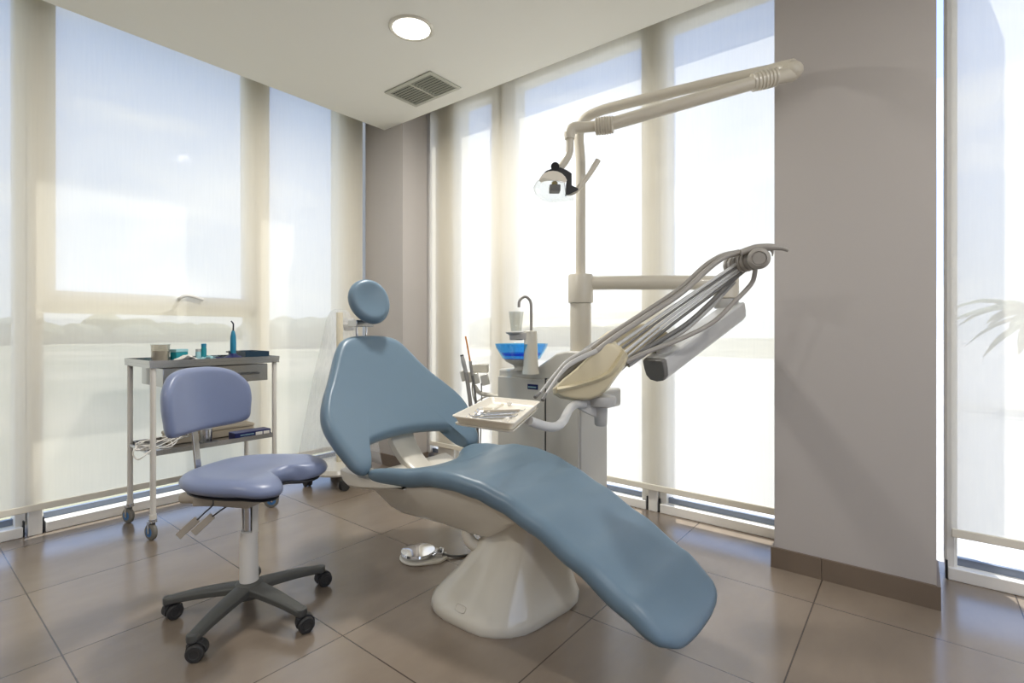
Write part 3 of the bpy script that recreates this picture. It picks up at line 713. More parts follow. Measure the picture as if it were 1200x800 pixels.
# ================================================================== DRAPED DEVICE by the corner
dc = Vector((1.93, 3.0, 0))
t = thing('covered_machine', dc, 'tall wheeled machine under clear plastic cover behind the dental chair', 'machine')
bm = BM(); lathe(bm, dc, up, [(.085, 0), (.085, .19), (.10, .2), (.125, .19), (.14, .05), (.14, 0)], 24); link('machine_base', bm, 'gloss', t)
bm = BM(); cyl(bm, dc+Vector((0, 0, .13)), dc+Vector((0, 0, 1.13)), .022); link('machine_column', bm, 'cream', t)
bm = BM(); kc = at(410, 380, 3.46); cyl(bm, kc-RT*.03-FW*.01, kc+RT*.035-FW*.01, .045, .04); cyl(bm, kc+RT*.03, dc+Vector((0, 0, kc.z)), .014); link('machine_head', bm, 'metalcol', t, bev=.006)
for k in range(4):
    a = PI/4+k*PI/2+.35; c = dc+Vector((math.cos(a)*.2, math.sin(a)*.2, 0)); ax = Vector((math.cos(a+.4), math.sin(a+.4), 0))
    bm = BM(); cyl(bm, c+Vector((0, 0, .05)), c+Vector((0, 0, .1)), .01); obox(bm, c+Vector((0, 0, .052)), ax, Vector((-ax.y, ax.x, 0)), up, .018, .026, .012)
    for sg in (-1, 1): cyl(bm, c+ax*sg*.008+Vector((0, 0, .03)), c+ax*sg*.02+Vector((0, 0, .03)), .03, seg=20)
    link('caster', bm, 'darkrubber', t, bev=.002)
bm = BM(); R = []
for z, r in ((.11, .265), (.3, .235), (.5, .20), (.7, .165), (.9, .12), (1.0, .10), (1.08, .085), (1.135, .06), (1.15, .03)):
    R.append([dc+Vector((math.cos(2*PI*j/48)*r*(1+.05*math.sin(6*2*PI*j/48)*(1.2-z)), math.sin(2*PI*j/48)*r*(1+.05*math.sin(5*2*PI*j/48)*(1.2-z)), z)) for j in range(48)])
rings(bm, R, cap=False); link('plastic_cover', bm, 'film', t)

# ================================================================== FOOT PEDAL
fp = Vector((1.509, 1.722, 0))
t = thing('foot_pedal', fp, 'round chrome foot control with white base lying on the floor', 'foot pedal')
bm = BM(); lathe(bm, fp, up, [(0, 0), (0, .087), (.008, .09), (.013, .084), (.013, 0)], 36)
pts = [fp+RT*a+FW*b for a, b in ((.02, -.085), (.10, -.06), (.125, -.02), (.115, .03), (.07, .06), (0, .05))]
prism(bm, pts, (0, 0, .012)); link('pedal_base', bm, 'gloss', t, bev=.003)
bm = BM(); lathe(bm, fp-RT*.008+Vector((0, 0, .013)), up, [(0, .0), (0, .07), (.012, .077), (.022, .074), (.026, .06), (.036, .02), (.037, 0)], 40)
link('pedal_disc', bm, 'chrome', t, auto=20)
bm = BM(); tube(bm, [fp+RT*.06-FW*.03+up*.02, fp+RT*.09-FW*.01+up*.04, fp+RT*.09+FW*.02+up*.03], .008, seg=10); obox(bm, fp+RT*.085+up*.02, RT, FW, up, .02, .028, .012); link('guard', bm, 'steel', t, bev=.003)
bm = BM(); tube(bm, [fp+RT*.10+up*.016, fp+RT*.16-FW*.005+up*.007, fp+RT*.23+FW*.02+up*.007, fp+RT*.30+FW*.04+up*.02, (1.60, 1.40, .05)], .0055, seg=10); link('hose', bm, 'hosed', t)

# ================================================================== DENTAL UNIT (cabinet, post, basin)
X0, X1, Y0, Y1 = 2.0, 2.27, 1.196, 1.684
un = thing('dental_unit', ((X0+X1)/2, (Y0+Y1)/2, 0), 'pale grey dental unit cabinet with blue glass spittoon and tall post', 'dental unit')
bm = BM(); Yc = [Vector((0, y, z)) for y, z in ((Y1, .03), (Y1, .812), (1.50, .812), (1.44, .83), (1.38, .868), (1.33, .90), (1.28, .912), (Y0, .912), (Y0, .03))]
prism(bm, [(X0+.008, p.y, p.z) for p in Yc], (X1-X0-.008, 0, 0)); link('cabinet_body', bm, 'cab', un, bev=.01)
bm = BM(); box(bm, X0-.004, X0+.008, 1.39, Y1-.004, .04, .775); link('door', bm, 'cab', un, bev=.004)
bm = BM(); box(bm, X0-.004, X0+.008, Y0+.004, 1.38, .04, .775); link('door', bm, 'cab', un, bev=.004)
bm = BM(); box(bm, X0+.004, X0+.009, 1.379, 1.391, .04, .78); link('door_gap', bm, 'black', un, smooth=False)
bm = BM(); box(bm, X0-.0065, X0-.004, 1.425, 1.487, .722, .747)
nm = link('name_plate', bm, 'navy', un, smooth=False)
bm = BM(); rnd = random.Random(4); y = 1.435
while y < 1.478: w = rnd.uniform(.003, .006); box(bm, X0-.0072, X0-.0064, y, y+w, .730, .736); y += w+.0012
link('plate_print', bm, 'tealpaper', nm, smooth=False)
pc = Vector((2.1, 1.25, 0))
bm = BM(); lathe(bm, pc, up, [(.88, .0), (.88, .05), (1.139, .05), (1.14, .0)], 32); link('post', bm, 'arm', un)
bm = BM(); lathe(bm, pc, up, [(1.140, .0), (1.140, .058), (1.15, .060), (1.265, .060), (1.275, .056), (1.278, .03), (1.278, 0)], 32)
link('post_collar', bm, 'arm', un)
# grey junction box beside post
bm = BM(); jb = at(705, 466, 2.2); obox(bm, jb, Vector((0, 1, 0)), Vector((1, 0, 0)), up, .05, .09, .04); link('junction_box', bm, 'cab', un, bev=.012)
# basin
bc = at(611, 410, 2.52); bz = .812
bm = BM(); b0_ = Vector((bc.x, bc.y, 0))
z0 = at(611, 402.5, 2.52).z; z1 = at(611, 419.5, 2.52).z
lathe(bm, b0_, up, [(z1, .0), (z1, .095), (z1+.01, .1), (z0-.02, .126), (z0, .132), (z0, .127), (z0-.02, .121), (z1+.014, .094), (z1+.006, .085), (z1+.006, 0)], 40)
bas_ = link('glass_basin', bm, 'blueglass', un)
bm = BM(); lathe(bm, b0_, up, [(z1+.0145, 0), (z1+.0145, .093), (z1+.026, .1), (z1+.0262, 0)], 36); link('basin_floor', bm, 'bluedeep', bas_)
bm = BM(); lathe(bm, b0_, up, [(bz+.001, 0), (bz+.001, .04), (bz+.012, .035), (z1-.035, .04), (z1-.018, .075), (z1-.002, .09), (z1-.002, 0)], 36); link('basin_foot', bm, 'cab', un)
sp = at(622, 425, 2.42); sp.z = 0
bm = BM(); zt = at(622, 387.5, 2.42).z
lathe(bm, sp, up, [(bz-.01, 0), (bz-.01, .042), (bz+.03, .036), (zt-.02, .031), (zt-.003, .031), (zt, .028), (zt, 0)], 32)
link('spout_column', bm, 'gloss', un)
bm = BM(); cpl = at(605, 390, 2.46)
lathe(bm, Vector((cpl.x, cpl.y, 0)), up, [(zt-.045, 0), (zt-.045, .032), (zt-.02, .034), (zt-.012, .05), (zt-.006, .052), (zt-.004, .048), (zt-.004, 0)], 28)
d = Vector((cpl.x-sp.x, cpl.y-sp.y, 0)); dn = d.normalized(); obox(bm, sp+d*.45+Vector((0, 0, zt-.025)), dn, Vector((-dn.y, dn.x, 0)), up, d.length*.45, .03, .016)
link('cup_holder', bm, 'metalcol', un, bev=.002)
bm = BM(); ZF = 2.42
tube(bm, [at(622.5, 388, ZF), at(622.5, 365, ZF), at(621.5, 353, ZF), at(615.5, 347.5, ZF), at(609, 352, ZF), at(608, 360, ZF)], .0068, seg=12); link('cup_filler_tube', bm, 'hose', un)
p = Vector((cpl.x, cpl.y, zt-.0035))
bm = BM(); lathe(bm, p, up, [(0, 0), (0, .026), (.095, .036), (.097, .0365), (.095, .035), (.002, .024), (.002, 0)], 28)
tag(link('drinking_cup', bm, 'clear'), 'clear plastic cup under the curved filler tube of the dental unit', 'cup')
# assistant holder arm and instruments
ah = at(560, 455, 2.38)
bm = BM(); tube(bm, [at(592, 466, 2.60), at(575, 463, 2.64), at(562, 460, 2.67), at(556, 452, 2.68)], .011, seg=12)
link('holder_arm', bm, 'shell', un)
bm = BM(); HZ = 2.66
obox(bm, at(562, 431, 2.72), RT, FW, up, .05, .03, .024)
hb_ = link('holder_panel', bm, 'gloss', un, bev=.008)
for i, (u, v) in enumerate(((543.5, 440), (550.5, 441.5), (558, 443), (568.5, 444.5))):
    bm = BM(); w = .021 if i == 3 else .015; obox(bm, at(u, v, HZ), RT*.97+up*.24, FW, up*.97-RT*.24, w, .024, .028); link('holder_clip', bm, 'gloss', un, bev=.005)
def hang(name, lab, m, P, r, cat='suction hose'):
    bm = BM(); tube(bm, P, r, seg=12); return tag(link(name, bm, m), lab, cat)
t = thing('suction_tube', at(546, 440, HZ-.03), 'grey suction handpiece leftmost in the assistant holder, hose hanging down', 'suction tube')
bm = BM(); tube(bm, [at(541.5, 417, HZ-.03), at(543, 424, HZ-.03), at(546, 436, HZ-.03)], [.009, .012, .010]); link('handpiece', bm, 'metalcol', t)
bm = BM(); tube(bm, [at(546, 436, HZ-.03), at(549, 455, HZ-.03), at(552, 480, HZ-.03), at(554, 510, HZ), at(555, 560, HZ+.1)], .0105); link('hose', bm, 'hose', t)
bm = BM(); tube(bm, [at(541.2, 415.5, HZ-.03), at(541.6, 418, HZ-.03)], .009); link('tip', bm, 'dkmetal', t)
t = thing('saliva_ejector', at(553, 440, HZ-.03), 'thin orange-tipped saliva ejector standing in the assistant holder', 'saliva ejector')
bm = BM(); tube(bm, [at(545.5, 394, HZ-.03), at(547.5, 404, HZ-.03), at(551, 424, HZ-.03)], .0042, seg=10); link('straw', bm, 'orange', t)
bm = BM(); tube(bm, [at(551, 423, HZ-.03), at(552, 430, HZ-.03), at(553.5, 440, HZ-.03)], [.008, .0085, .007]); link('handpiece', bm, 'hose', t)
bm = BM(); tube(bm, [at(553.5, 440, HZ-.03), at(556, 455, HZ-.03), at(558, 478, HZ-.03), at(560, 515, HZ), at(560, 560, HZ+.1)], .0065); link('hose', bm, 'hosed', t)
bm = BM(); tube(bm, [at(564, 449, HZ), at(564.5, 470, HZ), at(563.5, 500, HZ), at(562, 545, HZ+.1)], .0035, seg=8); 
tag(link('air_syringe_hose', bm, 'hose'), 'thin grey hose hanging from the right clip of the assistant holder', 'hose')
bm = BM(); tube(bm, [at(554, 447, HZ+.03), at(553.5, 458, HZ+.03), at(557, 470, HZ+.03), at(566, 466, HZ+.05), at(572, 464, 2.66)], .004, seg=8); link('feed_hose', bm, 'shell', un)

# ================================================================== OPERATING LIGHT
zp = 1.28
ol = thing('operating_light', (2.1, 1.25, zp), 'cream double-arm operating light with clear faceted lamp head on tall post', 'operating light')
bm = BM()
P0 = [Vector((2.1, 1.25, zp-.002)), Vector((2.1, 1.25, 1.6)), Vector((2.1, 1.25, 1.85))]
top = at(678, 165, 2.42)
K = [(2.1, 1.25, 1.275), (2.1, 1.25, 1.5), (2.1, 1.25, 1.80)]
tube(bm, K+[at(678.5, 160, 2.42), at(683, 142, 2.415), at(698, 132, 2.40), at(730, 122.5, 2.36), at(830, 98, 2.22), at(905, 82, 2.10)], .0235, seg=20, k=6)
link('upper_arm', bm, 'arm', ol)
# pivot elbow
bm = BM(); pv = at(928, 83, 2.03)
tube(bm, [at(895, 84.5, 2.12), at(915, 80.5, 2.07), pv+up*.012], [.024, .028, .034], seg=20)
lathe(bm, pv, up, [(-.034, 0), (-.033, .014), (-.029, .025), (-.02, .035), (-.008, .041), (.008, .041), (.02, .035), (.029, .025), (.033, .014), (.034, 0)], 36)
tube(bm, [pv-up*.012, at(905, 92, 2.01), at(893, 95, 2.01)], [.03, .024, .022], seg=20)
link('elbow', bm, 'arm', ol)
def bellows(bm, a, b, r, n=7, seg=28):
    a, b = Vector(a), Vector(b); L_ = (b-a).length; prof = [(0, r*.8)]
    for i in range(n):
        q = (i+.5)/n; bulge = 1+.06*math.sin(PI*q)
        prof += [(L_*(i+.08)/n, r*.88*bulge), (L_*(i+.25)/n, r*.97*bulge), (L_*(i+.75)/n, r*.97*bulge), (L_*(i+.92)/n, r*.88*bulge)]
    prof.append((L_, r*.8)); lathe(bm, a, b-a, prof, seg)
bm = BM(); bellows(bm, at(910, 90, 2.012), at(881, 97, 2.02), .036); link('bellows', bm, 'arm', ol)
bm = BM(); tube(bm, [at(885, 96.5, 2.015), at(800, 121, 2.06), at(712, 146.5, 2.12)], .0265, seg=20); link('spring_arm', bm, 'arm', ol)
bm = BM(); bellows(bm, at(719, 146, 2.112), at(698, 148.5, 2.135), .036); link('bellows', bm, 'arm', ol)
bm = BM(); tube(bm, [at(704, 147.5, 2.13), at(685, 149, 2.145), at(673, 150, 2.15), at(668, 155, 2.15), at(667.5, 163, 2.15)], [.022, .023, .025, .024, .0215], seg=20, k=5)
link('wrist', bm, 'arm', ol)
bm = BM(); tube(bm, [at(667.8, 161, 2.15), at(667.5, 176, 2.15), at(664, 186, 2.15), at(657, 196, 2.145), at(651, 205, 2.14)], .0165, seg=18); link('drop_tube', bm, 'arm', ol)
ZL = 2.10
def lp(u, v, dz=0): return at(u, v, ZL+dz)
def stripE(bm, P, w0, w1):
    """band whose outline follows P (list of (u,v) outer, (u,v) inner) between depths"""
    outer = [q[0] for q in P]; inner = [q[1] for q in P][::-1]
    A = [at(u, v, ZL-w0) for u, v in outer+inner]; B = [at(u, v, ZL+w1) for u, v in outer+inner]
    n = len(A); VA = [bm.verts.new(p) for p in A]; VB = [bm.verts.new(p) for p in B]; k = len(outer)
    for i in range(n): bm.faces.new((VA[i], VA[(i+1) % n], VB[(i+1) % n], VB[i]))
    for V in (VA, VB):
        for i in range(k-1): bm.faces.new((V[i], V[i+1], V[n-2-i], V[n-1-i]))
bm = BM()
stripE(bm, [((634, 206), (635, 208)), ((640, 200), (641, 205.5)), ((648, 197), (648, 203.5)), ((657, 196), (656, 203.5)), ((664, 199), (661, 206)), ((670, 203), (664, 211)), ((670, 217), (663, 217)), ((678, 221), (663, 224)), ((677, 223), (662, 230))], .022, .022)
cyl(bm, lp(650.5, 195, -.035), lp(650.5, 195, .03), .0175)
link('yoke', bm, 'black', ol, bev=.002)
bm = BM()  # reflector
R = []
for i in range(9):
    a = PI*(.08+.84*i/8)
    R.append([lp(648-19*math.cos(a)*.9+(-.0), 215-15*math.sin(a), d_) for d_ in (-.045, -.02, .02, .045)]+[lp(648-16*math.cos(a)*.9, 215-3.5*math.sin(a), d_) for d_ in (.042, .018, -.018, -.042)])
rings(bm, R); link('reflector', bm, 'tray', ol)
bm = BM(); obox(bm, lp(650, 221.5), RT, FW, up, .022, .026, .013); link('bulb_housing', bm, 'hosed', ol, bev=.003)
bm = BM(); lathe(bm, lp(650, 215.5), up, [(-.012, 0), (-.012, .011), (.006, .013), (.012, .006), (.012, 0)], 16); link('bulb', bm, 'led', ol)
bm = BM()  # faceted clear visor
prof = [(636, 207), (628, 213), (624.5, 220), (627, 228), (634, 235), (645, 237.5), (664, 236), (672, 235), (673, 231), (664, 229), (662, 214)]
for (A_, B_, sc_) in ((-.05, -.02, .93),):
    pass
cc = Vector((649, 222))
lay = []
for d_, k_ in ((-.062, .72), (-.05, .92), (-.02, 1.0), (.02, 1.0), (.05, .92), (.062, .72)):
    lay.append([lp(cc.x+(u-cc.x)*k_, cc.y+(v-cc.y)*k_, d_) for u, v in prof])
rings(bm, lay); link('visor', bm, 'clear', ol, smooth=False)
bm = BM(); tube(bm, [lp(664, 228), lp(672, 225.5), lp(680, 218), (lp(690, 205)), (lp(697, 194)), lp(701, 187.5)], [.006, .0095, .0105, .0105, .0115, .0115], seg=16); link('grip_handle', bm, 'arm', ol)

# ================================================================== DELIVERY UNIT
du = thing('delivery_unit', (2.1, 1.25, 1.14), 'cream dental delivery console on jointed arm with bundled grey instrument whips', 'delivery unit')
bm = BM(); el = at(851, 331, 2.35)
tube(bm, [Vector((2.1, 1.25, 1.236)), at(740, 331, 2.40), at(800, 331, 2.37), at(842, 331.5, 2.355)], .034, seg=24, k=4)
link('horizontal_arm', bm, 'arm', du)
bm = BM(); lathe(bm, Vector((el.x, el.y, 0)), up, [(el.z-.075, 0), (el.z-.075, .05), (el.z-.07, .055), (el.z+.02, .055), (el.z+.034, .045), (el.z+.037, .02), (el.z+.037, 0)], 30); link('elbow', bm, 'arm', du)
bm = BM(); lathe(bm, Vector((el.x, el.y, 0)), up, [(el.z-.12, 0), (el.z-.12, .05), (el.z-.115, .053), (el.z-.0765, .053), (el.z-.0765, 0)], 30); link('elbow_brake', bm, 'metalcol', du)
# spring arm: rounded section beam
A_ = Vector((el.x, el.y, el.z-.15)); A_ = at(858, 367, 2.33); B_ = at(768, 432, 1.90)
d = (B_-A_); dn = d.normalized(); sdv = dn.cross(up).normalized(); nv = sdv.cross(dn).normalized()
if nv.z < 0: nv = -nv
def sec(c, k=1.0):
    P = [(-.046, .034), (-.040, .040), (.040, .040), (.046, .034), (.046, .0), (.042, -.028), (.028, -.046), (.0, -.052), (-.028, -.046), (-.042, -.028), (-.046, 0)]
    return [c+sdv*x*k+nv*y*k for x, y in P]
bm = BM(); rings(bm, [sec(A_-dn*.05, .8), sec(A_-dn*.04, 1), sec(A_+d*.5), sec(B_-dn*.012)]); link('parallel_arm', bm, 'spring', du, bev=.002)
bm = BM(); rings(bm, [sec(B_-dn*.0115, .99), sec(B_+dn*.004, .97), sec(B_+dn*.01, .9)]); link('arm_end_cap', bm, 'hosed', du, bev=.002)
bm = BM(); c = at(777, 419, 1.94); lathe(bm, c, up, [(-.03, 0), (-.03, .036), (-.01, .034), (.0, .026), (.03, .026), (.04, .034), (.05, .036), (.05, 0)], 26); link('pivot', bm, 'metalcol', du)
# rear cream body
ZR = 1.96
def slab(bm, pts, Z0, Z1, shift=(0, 0)):
    n = len(pts); A = [at(u, v, Z0) for u, v in pts]
    dv = FW*(Z1-Z0)
    prism(bm, A, dv)
bm = BM(); slab(bm, [(690, 414), (700, 402), (717, 388), (735, 382), (755, 379), (775, 384), (787, 392), (791, 400), (786, 407), (770, 411), (740, 418), (712, 424)], 1.93, 2.03)
link('rear_console', bm, 'cream', du, bev=.014)
# front cream console: shell with rim
ZF0 = 1.70; cdep = FW*.16-RT*.0
oc = [(649, 455), (650, 461), (658, 465.5), (672, 468), (690, 468.5), (702, 464), (713, 454), (722, 441), (731, 430), (735, 421), (733, 414), (727, 407), (720, 401.5), (712, 400), (702, 406), (690, 418), (675, 432), (660, 444)]
bm = BM(); C0 = Vector((694, 438))
def cl(k, Z): return [at(C0.x+(u-C0.x)*k, C0.y+(v-C0.y)*k, Z) for u, v in oc]
rings(bm, [cl(.86, ZF0-.004), cl(.95, ZF0), cl(1.0, ZF0+.015), cl(1.03, ZF0+.08), cl(1.04, ZF0+.13), cl(1.0, ZF0+.15)])
fc = link('front_console', bm, 'cream', du, bev=.006, auto=50)
# raised rail across the console face
bm = BM(); Zr = ZF0-.006
top_ = [(653, 452), (672, 448), (690, 443), (703, 438.5), (712, 433), (718, 424), (724, 415), (729, 409)]
bot_ = [(653, 461), (672, 457), (690, 452), (705, 447), (718, 441), (727, 431), (732, 422), (735, 415)]
R = []
for (a, b), (c_, e) in zip(top_, bot_):
    m_ = ((a+c_)/2, (b+e)/2)
    R.append([at(a, b, Zr+.012), at(a*.7+c_*.3, b*.7+e*.3, Zr-.008), at(m_[0], m_[1], Zr-.014), at(a*.2+c_*.8, b*.2+e*.8, Zr-.008), at(c_, e, Zr+.012)])
rings(bm, R); link('console_rail', bm, 'cream', du)
# holder channels (dark edge along the upper left of the console)
bm = BM(); tube(bm, [at(655, 448, ZF0+.06), at(670, 429, ZF0+.07), at(690, 412, ZF0+.08), at(708, 399, ZF0+.09)], [.012, .02, .02, .014], seg=14); link('instrument_rest', bm, 'hosed', du)
# whip fan: parallel rods
def wl(P, r, m, nm, parent=du, seg=10): 
    bm = BM(); tube(bm, P, r, seg=seg); return link(nm, bm, m, parent)
for i in range(5):
    o_ = i*3.0
    wl([at(712+o_*.9, 414+o_*2.1-2, 1.74+.02*i), at(770+o_*.55, 373+o_*1.4-1, 1.80+.02*i), at(835+o_*.35, 328+o_*1.1, 1.86+.012*i), at(872+o_*.4, 303+o_*.9, 1.90)], .0045 if i % 2 else .0058, 'spring' if i in (0, 2, 3) else 'hosed', 'whip_rod')
# instrument hoses
wl([at(699, 411, 1.70), at(722, 394, 1.72), at(760, 369, 1.78), at(800, 342, 1.83), at(830, 315, 1.86), at(848, 302, 1.87), at(868, 296, 1.87), at(884, 293, 1.86)], .0098, 'hose', 'instrument_hose')
wl([at(692, 409, 1.74), at(716, 391, 1.76), at(756, 365, 1.82), at(796, 338, 1.87), at(826, 311, 1.90), at(846, 299, 1.91), at(866, 294.5, 1.91)], .008, 'hose', 'instrument_hose')
wl([at(728, 427, 1.78), at(770, 401, 1.83), at(805, 379, 1.87), at(835, 352, 1.90), at(862, 325, 1.91), at(880, 311, 1.90)], .0085, 'hosed', 'instrument_hose')
wl([at(733, 424, 1.76), at(762, 411, 1.79), at(800, 396, 1.83), at(836, 377, 1.86), at(862, 352, 1.87), at(880, 333, 1.87), at(884.5, 320, 1.86), at(885, 310, 1.865)], .0085, 'hose', 'instrument_hose')
wl([at(736, 428, 1.80), at(765, 408, 1.84), at(800, 388, 1.88), at(832, 360, 1.92), at(860, 330, 1.93)], .009, 'metalcol', 'instrument_hose')
# whip head
hd_ = at(889, 303, 1.815)
ax = (at(855, 312, 1.96)-at(888, 302, 1.86)).normalized()
fx_ = (FW*.9+RT*.40+up*.1).normalized(); bm = BM(); lathe(bm, hd_, fx_, [(-.03, 0), (-.03, .020), (-.027, .022), (-.027, .024), (-.031, .026), (-.026, .034), (-.02, .038), (.02, .038), (.028, .034), (.03, 0)], 36)
rings_ = []
prof = [(.004, .030)]
for i in range(6): prof += [(.006+i*.018, .030), (.008+i*.018, .034), (.018+i*.018, .034), (.020+i*.018, .029)]
prof.append((.116, 0)); lathe(bm, hd_+fx_*.035+ax*.015, ax, prof, 28)
link('whip_head', bm, 'hose', du)
bm = BM(); tube(bm, [at(868, 296, 1.84), at(885, 291, 1.83), at(902, 289.5, 1.81), at(916, 290.5, 1.80), at(924, 293.5, 1.79)], [.012, .015, .013, .009, .006], seg=14, k=5)
tube(bm, [at(904, 292, 1.81), at(905.5, 296, 1.81), at(905, 300, 1.81)], [.008, .004, .002], seg=8); link('whip_handle', bm, 'hose', du)
# handpieces resting on the console edge: each a thing
for i, (lab, P, r_) in enumerate((
        ('grey handpiece nearest the camera lying along the console edge, tip over the tray', [at(636.5, 467.5, 1.50), at(640, 461, 1.52), at(658, 436, 1.60), at(672, 424, 1.64), at(699, 411, 1.70)], [.0042, .004, .0062, .0085, .0088]),
        ('slimmer grey handpiece lying just behind the first one on the console edge', [at(628, 464.5, 1.52), at(633, 460, 1.54), at(652, 437, 1.62), at(668, 421, 1.67), at(692, 409, 1.74)], [.0042, .004, .006, .0075, .0078]))):
    t = thing('handpiece', P[2], lab, 'handpiece')
    bm = BM(); tube(bm, P[1:], r_[1:], seg=14); link('body', bm, 'metalcol', t)
    bm = BM(); tube(bm, [P[0]+(P[0]-P[1])*.2, P[0], P[1]], [.0055, .006, .004], seg=10, k=3); link('tip', bm, 'hosed', t)
# console mount and tray arm
bm = BM(); c = at(706, 468, 1.80)
lathe(bm, at(704, 467, 1.79), up, [(-.095, 0), (-.095, .018), (-.09, .022), (-.03, .024), (-.022, .05), (.0, .055), (.01, .05), (.01, 0)], 28)
link('console_mount', bm, 'metalcol', du)
bm = BM(); a, b = at(673, 470, 1.72), at(702, 476, 1.78); prism(bm, [a+up*.008, b+up*.03, b-up*.045, at(690, 486, 1.75), a-up*.02], (FW*.03)); link('mount_bracket', bm, 'metalcol', du, bev=.006)
bm = BM(); tube(bm, [at(684, 474, 1.75), at(674, 474, 1.70), at(667, 480, 1.62), at(660, 493, 1.53), at(652, 499.5, 1.48), at(640, 499.5, 1.42), at(620, 493, 1.36)], .0135, seg=16, k=5); link('tray_arm', bm, 'spring', du)

# instrument tray
TL, TF, TB, TR = Vector((.873, .879, .80)), Vector((.885, .70, .80)), Vector((1.196, 1.035, .80)), Vector((1.215, .845, .80))
e1 = (TB-TL); e2 = (TF-TL)
def tp(a, b, z): return TL+e1*a+e2*b+Vector((0, 0, z))
t = thing('instrument_tray', TL+(e1+e2)*.5-Vector((0, 0, .022)), 'ivory rectangular tray of steel dental instruments held over the chair', 'tray')
def quad(k, z): return [tp(.5+(a-.5)*k, .5+(b-.5)*k, z) for a, b in ((0, 0), (1, 0), (1, 1), (0, 1))]
def rq(k, z):
    q = quad(k, z); P = []
    for i in range(4):
        a, b, c = q[i-1], q[i], q[(i+1) % 4]; r = .014
        p0 = b+(a-b).normalized()*r; p1 = b+(c-b).normalized()*r
        for s_ in range(5):
            w = s_/4; P.append((1-w)**2*p0+2*w*(1-w)*b+w*w*p1)
    return P
bm = BM(); rings(bm, [rq(.90, -.020), rq(.95, -.008), rq(1.02, -.001), rq(1.02, .001), rq(.985, .0008), rq(.93, -.010), rq(.88, -.016)]); link('dish', bm, 'tray', t)
bm = BM(); rings(bm, [rq(.85, -.028), rq(.96, -.022), rq(.97, -.018), rq(.90, -.0205), rq(.85, -.024)]); link('tray_carrier', bm, 'shell', t)
bm = BM()
for b in (.30,):
    prism(bm, [tp(.08, b, -.016), tp(.92, b, -.016), tp(.92, b, -.010), tp(.08, b, -.010)], e2.normalized()*.004)
prism(bm, [tp(.62, .1, -.016), tp(.62, .3, -.016), tp(.62, .3, -.010), tp(.62, .1, -.010)], e1.normalized()*.004)
link('divider', bm, 'tray', t, smooth=False)
labs = ['steel probe with coloured grip lying uppermost on the ivory tray', 'steel mirror handle second from the back on the ivory tray', 'steel tweezers lying in the middle of the ivory tray', 'steel excavator lying frontmost on the ivory tray']
for i, lab in enumerate(labs):
    a0, b0v = .42-.10*i, .12+.03*(i % 2); a1, b1v = .70-.085*i-.02*(i % 2), .86-.04*(i % 3)
    z = -.0115
    tt = thing('dental_instrument', tp(a0, b0v, z), lab, 'instrument', None)
    P = [tp(a0, b0v, z), tp(a0+(a1-a0)*.12, b0v+(b1v-b0v)*.12, z), tp((a0+a1)/2, (b0v+b1v)/2, z), tp(a0+(a1-a0)*.88, b0v+(b1v-b0v)*.88, z), tp(a1, b1v, z)]
    bm = BM(); tube(bm, P[1:4], .0036, seg=10); link('grip', bm, 'steel' if i != 0 else 'taupe', tt)
    bm = BM(); tube(bm, [P[0]+up*.006, P[0]+(P[1]-P[0])*.3, P[1]], [.0012, .0016, .003], seg=8); link('working_tip', bm, 'chrome', tt)
    bm = BM(); tube(bm, [P[3], P[3]+(P[4]-P[3])*.6, P[4]+up*.005], [.003, .0016, .0012], seg=8); link('working_tip', bm, 'chrome', tt)
for i, (a, b, lab) in enumerate(((.17, .78, 'white cotton roll at the left front corner of the tray'), (.45, .12, 'white cotton roll at the back edge of the tray'), (.88, .45, 'white cotton pellet at the far right end of the tray'))):
    p = tp(a, b, -.009); q = p+(e1*.08 if i < 2 else e1*.04); bm = BM(); tube(bm, [p, p*.5+q*.5, q], .006, seg=10); tag(link('cotton_roll', bm, 'paper'), lab, 'cotton roll')

# ================================================================== OUTSIDE
bm = BM(); box(bm, -80, 120, 3.9, 160, -.55, -.5); struct('ground', bm, 'ground', smooth=False)
bm = BM(); box(bm, -80, 120, -60, 3.9, -.55, -.5); prism(bm, [(3.6, 3.9, -.51), (30, 3.9, -.51), (30, 33, -.51)], (0, 0, .02)); struct('ground_terrace', bm, 'terrace', smooth=False)
rnd = random.Random(11)
def treeline(name, pts, label):
    bm = BM()
    for (x, y, r, h_) in pts:
        c = Vector((x, y, -.5+h_*.5)); m = bmesh.ops.create_icosphere(bm, subdivisions=2, radius=1)
        for v in m['verts']:
            v.co = Vector((c.x+v.co.x*r*(1+.2*rnd.random()), c.y+v.co.y*r*(1+.2*rnd.random()), c.z+v.co.z*h_*.55*(1+.25*rnd.random())))
    return tag(link(name, bm, 'tree', smooth=False), label, 'trees', kind='stuff')
treeline('treeline', [(-55+2.6*i+rnd.uniform(-1, 1), 78+rnd.uniform(-4, 4), rnd.uniform(2, 3.4), rnd.uniform(2.0, 3.6)) for i in range(60)], 'low dark tree line on the horizon seen through the left blind')
treeline('hedge_row', [(22+2.0*i, 45-1.5*i+rnd.uniform(-1, 1), rnd.uniform(1.4, 2.2), rnd.uniform(1.8, 2.6)) for i in range(16)], 'hazy bushes seen beyond the small left window beside the column')
bm = BM(); box(bm, 7.5, 20, 10.0, 10.25, -.5, .28); struct('garden_wall', bm, 'terrace')
